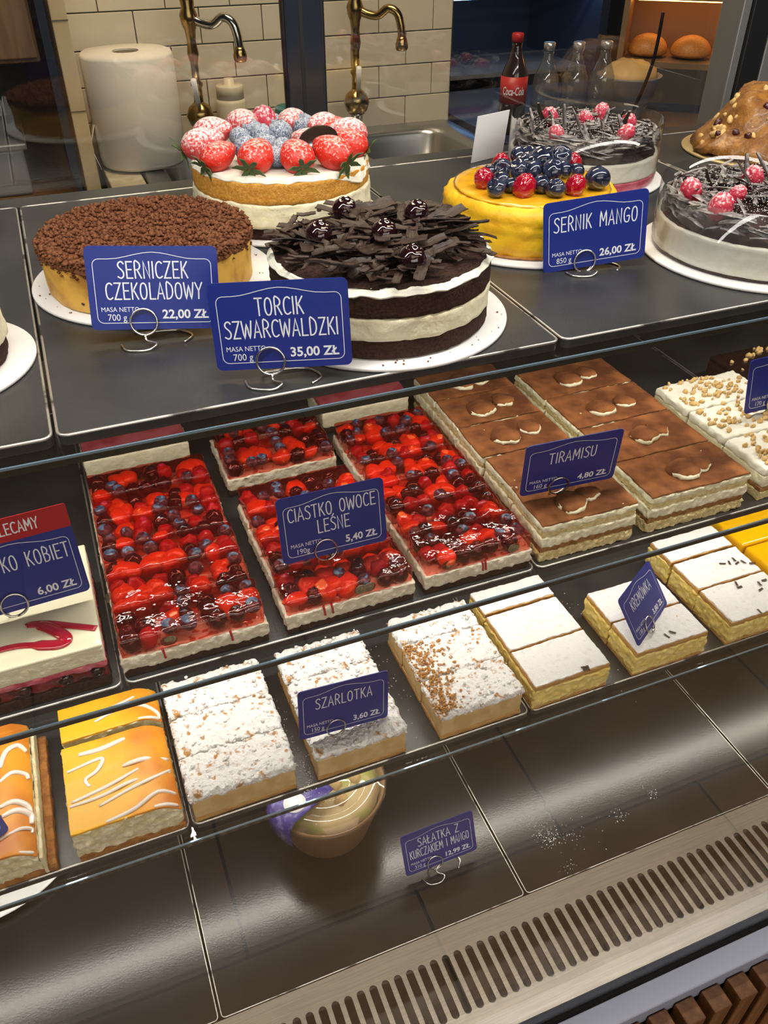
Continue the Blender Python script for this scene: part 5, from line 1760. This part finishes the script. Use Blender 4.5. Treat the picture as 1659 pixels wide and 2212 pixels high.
# paper sleeve across the lid and down the side
sv, sf = [], []
prof = [(0.0735, 0.048), (0.0748, 0.077), (0.0680, 0.0885), (0.0540, 0.0892), (0.0340, 0.0896), (0.0050, 0.0900)]
for i, (q, z) in enumerate(prof):
    for j in range(9):
        s_ = (j / 8 - 0.5) * 0.042
        xx = math.sqrt(max(0.0, q * q - s_ * s_)) if q > 0.06 else q
        sv.append((-xx, s_, z))
for i in range(len(prof) - 1):
    for j in range(8):
        sf.append((i * 9 + j, i * 9 + j + 1, (i + 1) * 9 + j + 1, (i + 1) * 9 + j))
sl = mesh('paper_sleeve', sv, sf, PURPLE, t)
sl.rotation_euler = (0, 0, math.radians(24))
m = sl.modifiers.new('thick', 'SOLIDIFY')
m.thickness = 0.0005
o = lathe('white_sticker', [(0.0004, 0), (0.0130, 0), (0.0130, 0.0003), (0.0004, 0.0003)], WHITEPAPER, sl, 32)
o.location = (-0.048, -0.002, 0.0898)
o = plate('white_strip', [(-0.012, -0.006), (0.012, -0.006), (0.012, 0.006), (-0.012, 0.006)], 0.0003, WHITEPAPER, sl)
o.location = (-0.028, 0.010, 0.0904)
pl = lathe('white_plate', [(0.0004, 0), (0.08, 0), (0.10, 0.003), (0.126, 0.009), (0.128, 0.0105), (0.125, 0.011), (0.098, 0.005), (0.0004, 0.004)], CERAM, None, 96)
pl.location = (-0.243, 0.712, TD + 0.0003)
tag(pl, 'white round plate on the deck at the lower left edge', 'plate')

# ------------------------------------------------------------------ price cards (bottom-centre surveyed from the photograph)
def C(x, y, z):
    return (x, y, ZC + z)


foot_z[0] = T1
price_card('blue card for chocolate cheesecake priced 22,00', C(0.0551, 0.5842, -0.2660), -9.7, 13.5, -4.2, ('SERNICZEK', 'CZEKOLADOWY'), '700 g', '22,00 ZŁ')
price_card('blue card for black forest cake priced 35,00', C(0.1249, 0.4934, -0.2665), -20.0, 9.5, 2.1, ('TORCIK', 'SZWARCWALDZKI'), '700 g', '35,00 ZŁ')
price_card('blue card for mango cheesecake priced 26,00', C(0.4275, 0.5837, -0.2715), -12.1, 3.7, 5.4, ('SERNIK MANGO',), '850 g', '26,00 ZŁ')
foot_z[0] = T2 + 0.036
price_card('blue card for forest fruit slices priced 5,40', C(0.1586, 0.5045, -0.4490), 0.6, 12.5, -1.0, ('CIASTKO OWOCE', 'LEŚNE'), '190g', '5,40 ZŁ', 'pin')
foot_z[0] = T2 + 0.042
price_card('blue card for tiramisu priced 4,80', C(0.3786, 0.5056, -0.4421), -6.2, -6.9, 2.6, ('TIRAMISU',), '160 g', '4,80 ZŁ', 'pin')
foot_z[0] = T3 + 0.0385
price_card('blue card for apple crumble priced 3,60', C(0.155, 0.493, -0.6638), 0.5, 8.9, -4.1, ('SZARLOTKA',), '150 g', '3,60 ZŁ', 'pin')
foot_z[0] = T3 + 0.036
price_card('diagonal blue card for custard slices priced 3,80', C(0.5221, 0.5009, -0.6660), 36.1, 35.3, -5.4, ('KREMÓWKA',), '130 g', '3,80 ZŁ', 'pin')
foot_z[0] = TD
price_card('blue card for chicken and mango salad priced 12,99', C(0.2576, 0.462, -0.9245), -0.9, 18.2, 1.8, ('SAŁATKA Z', 'KURCZAKIEM I MANGO'), '310 g', '12,99 ZŁ')
foot_z[0] = T2 + 0.0432
price_card('blue card with red header priced 6,00 at left edge', C(-0.0800, 0.5200, -0.4400), 2.0, 12.0, 1.0, ('CIASTKO KOBIET',), '', '6,00 ZŁ', 'pin', 'POLECAMY', 'R', 0.0385, '')
foot_z[0] = T2 + 0.038
price_card('blue card standing in nut cream slice at right edge', C(0.6700, 0.5560, -0.4480), -2.0, 10.0, 2.0, ('',), '170 g', '', 'pin')
foot_z[0] = T3 + 0.043
cx_, cy_ = pix(25, 1798, T3 + 0.046)
price_card('blue card corner on orange cheesecake at left edge', (cx_ - 0.0454 * math.cos(0.35), cy_ - 0.0454 * math.sin(0.35), T3 + 0.0445), 20.0, 45.0, 4.0, ('',), '', '', 'pin', wstr='')
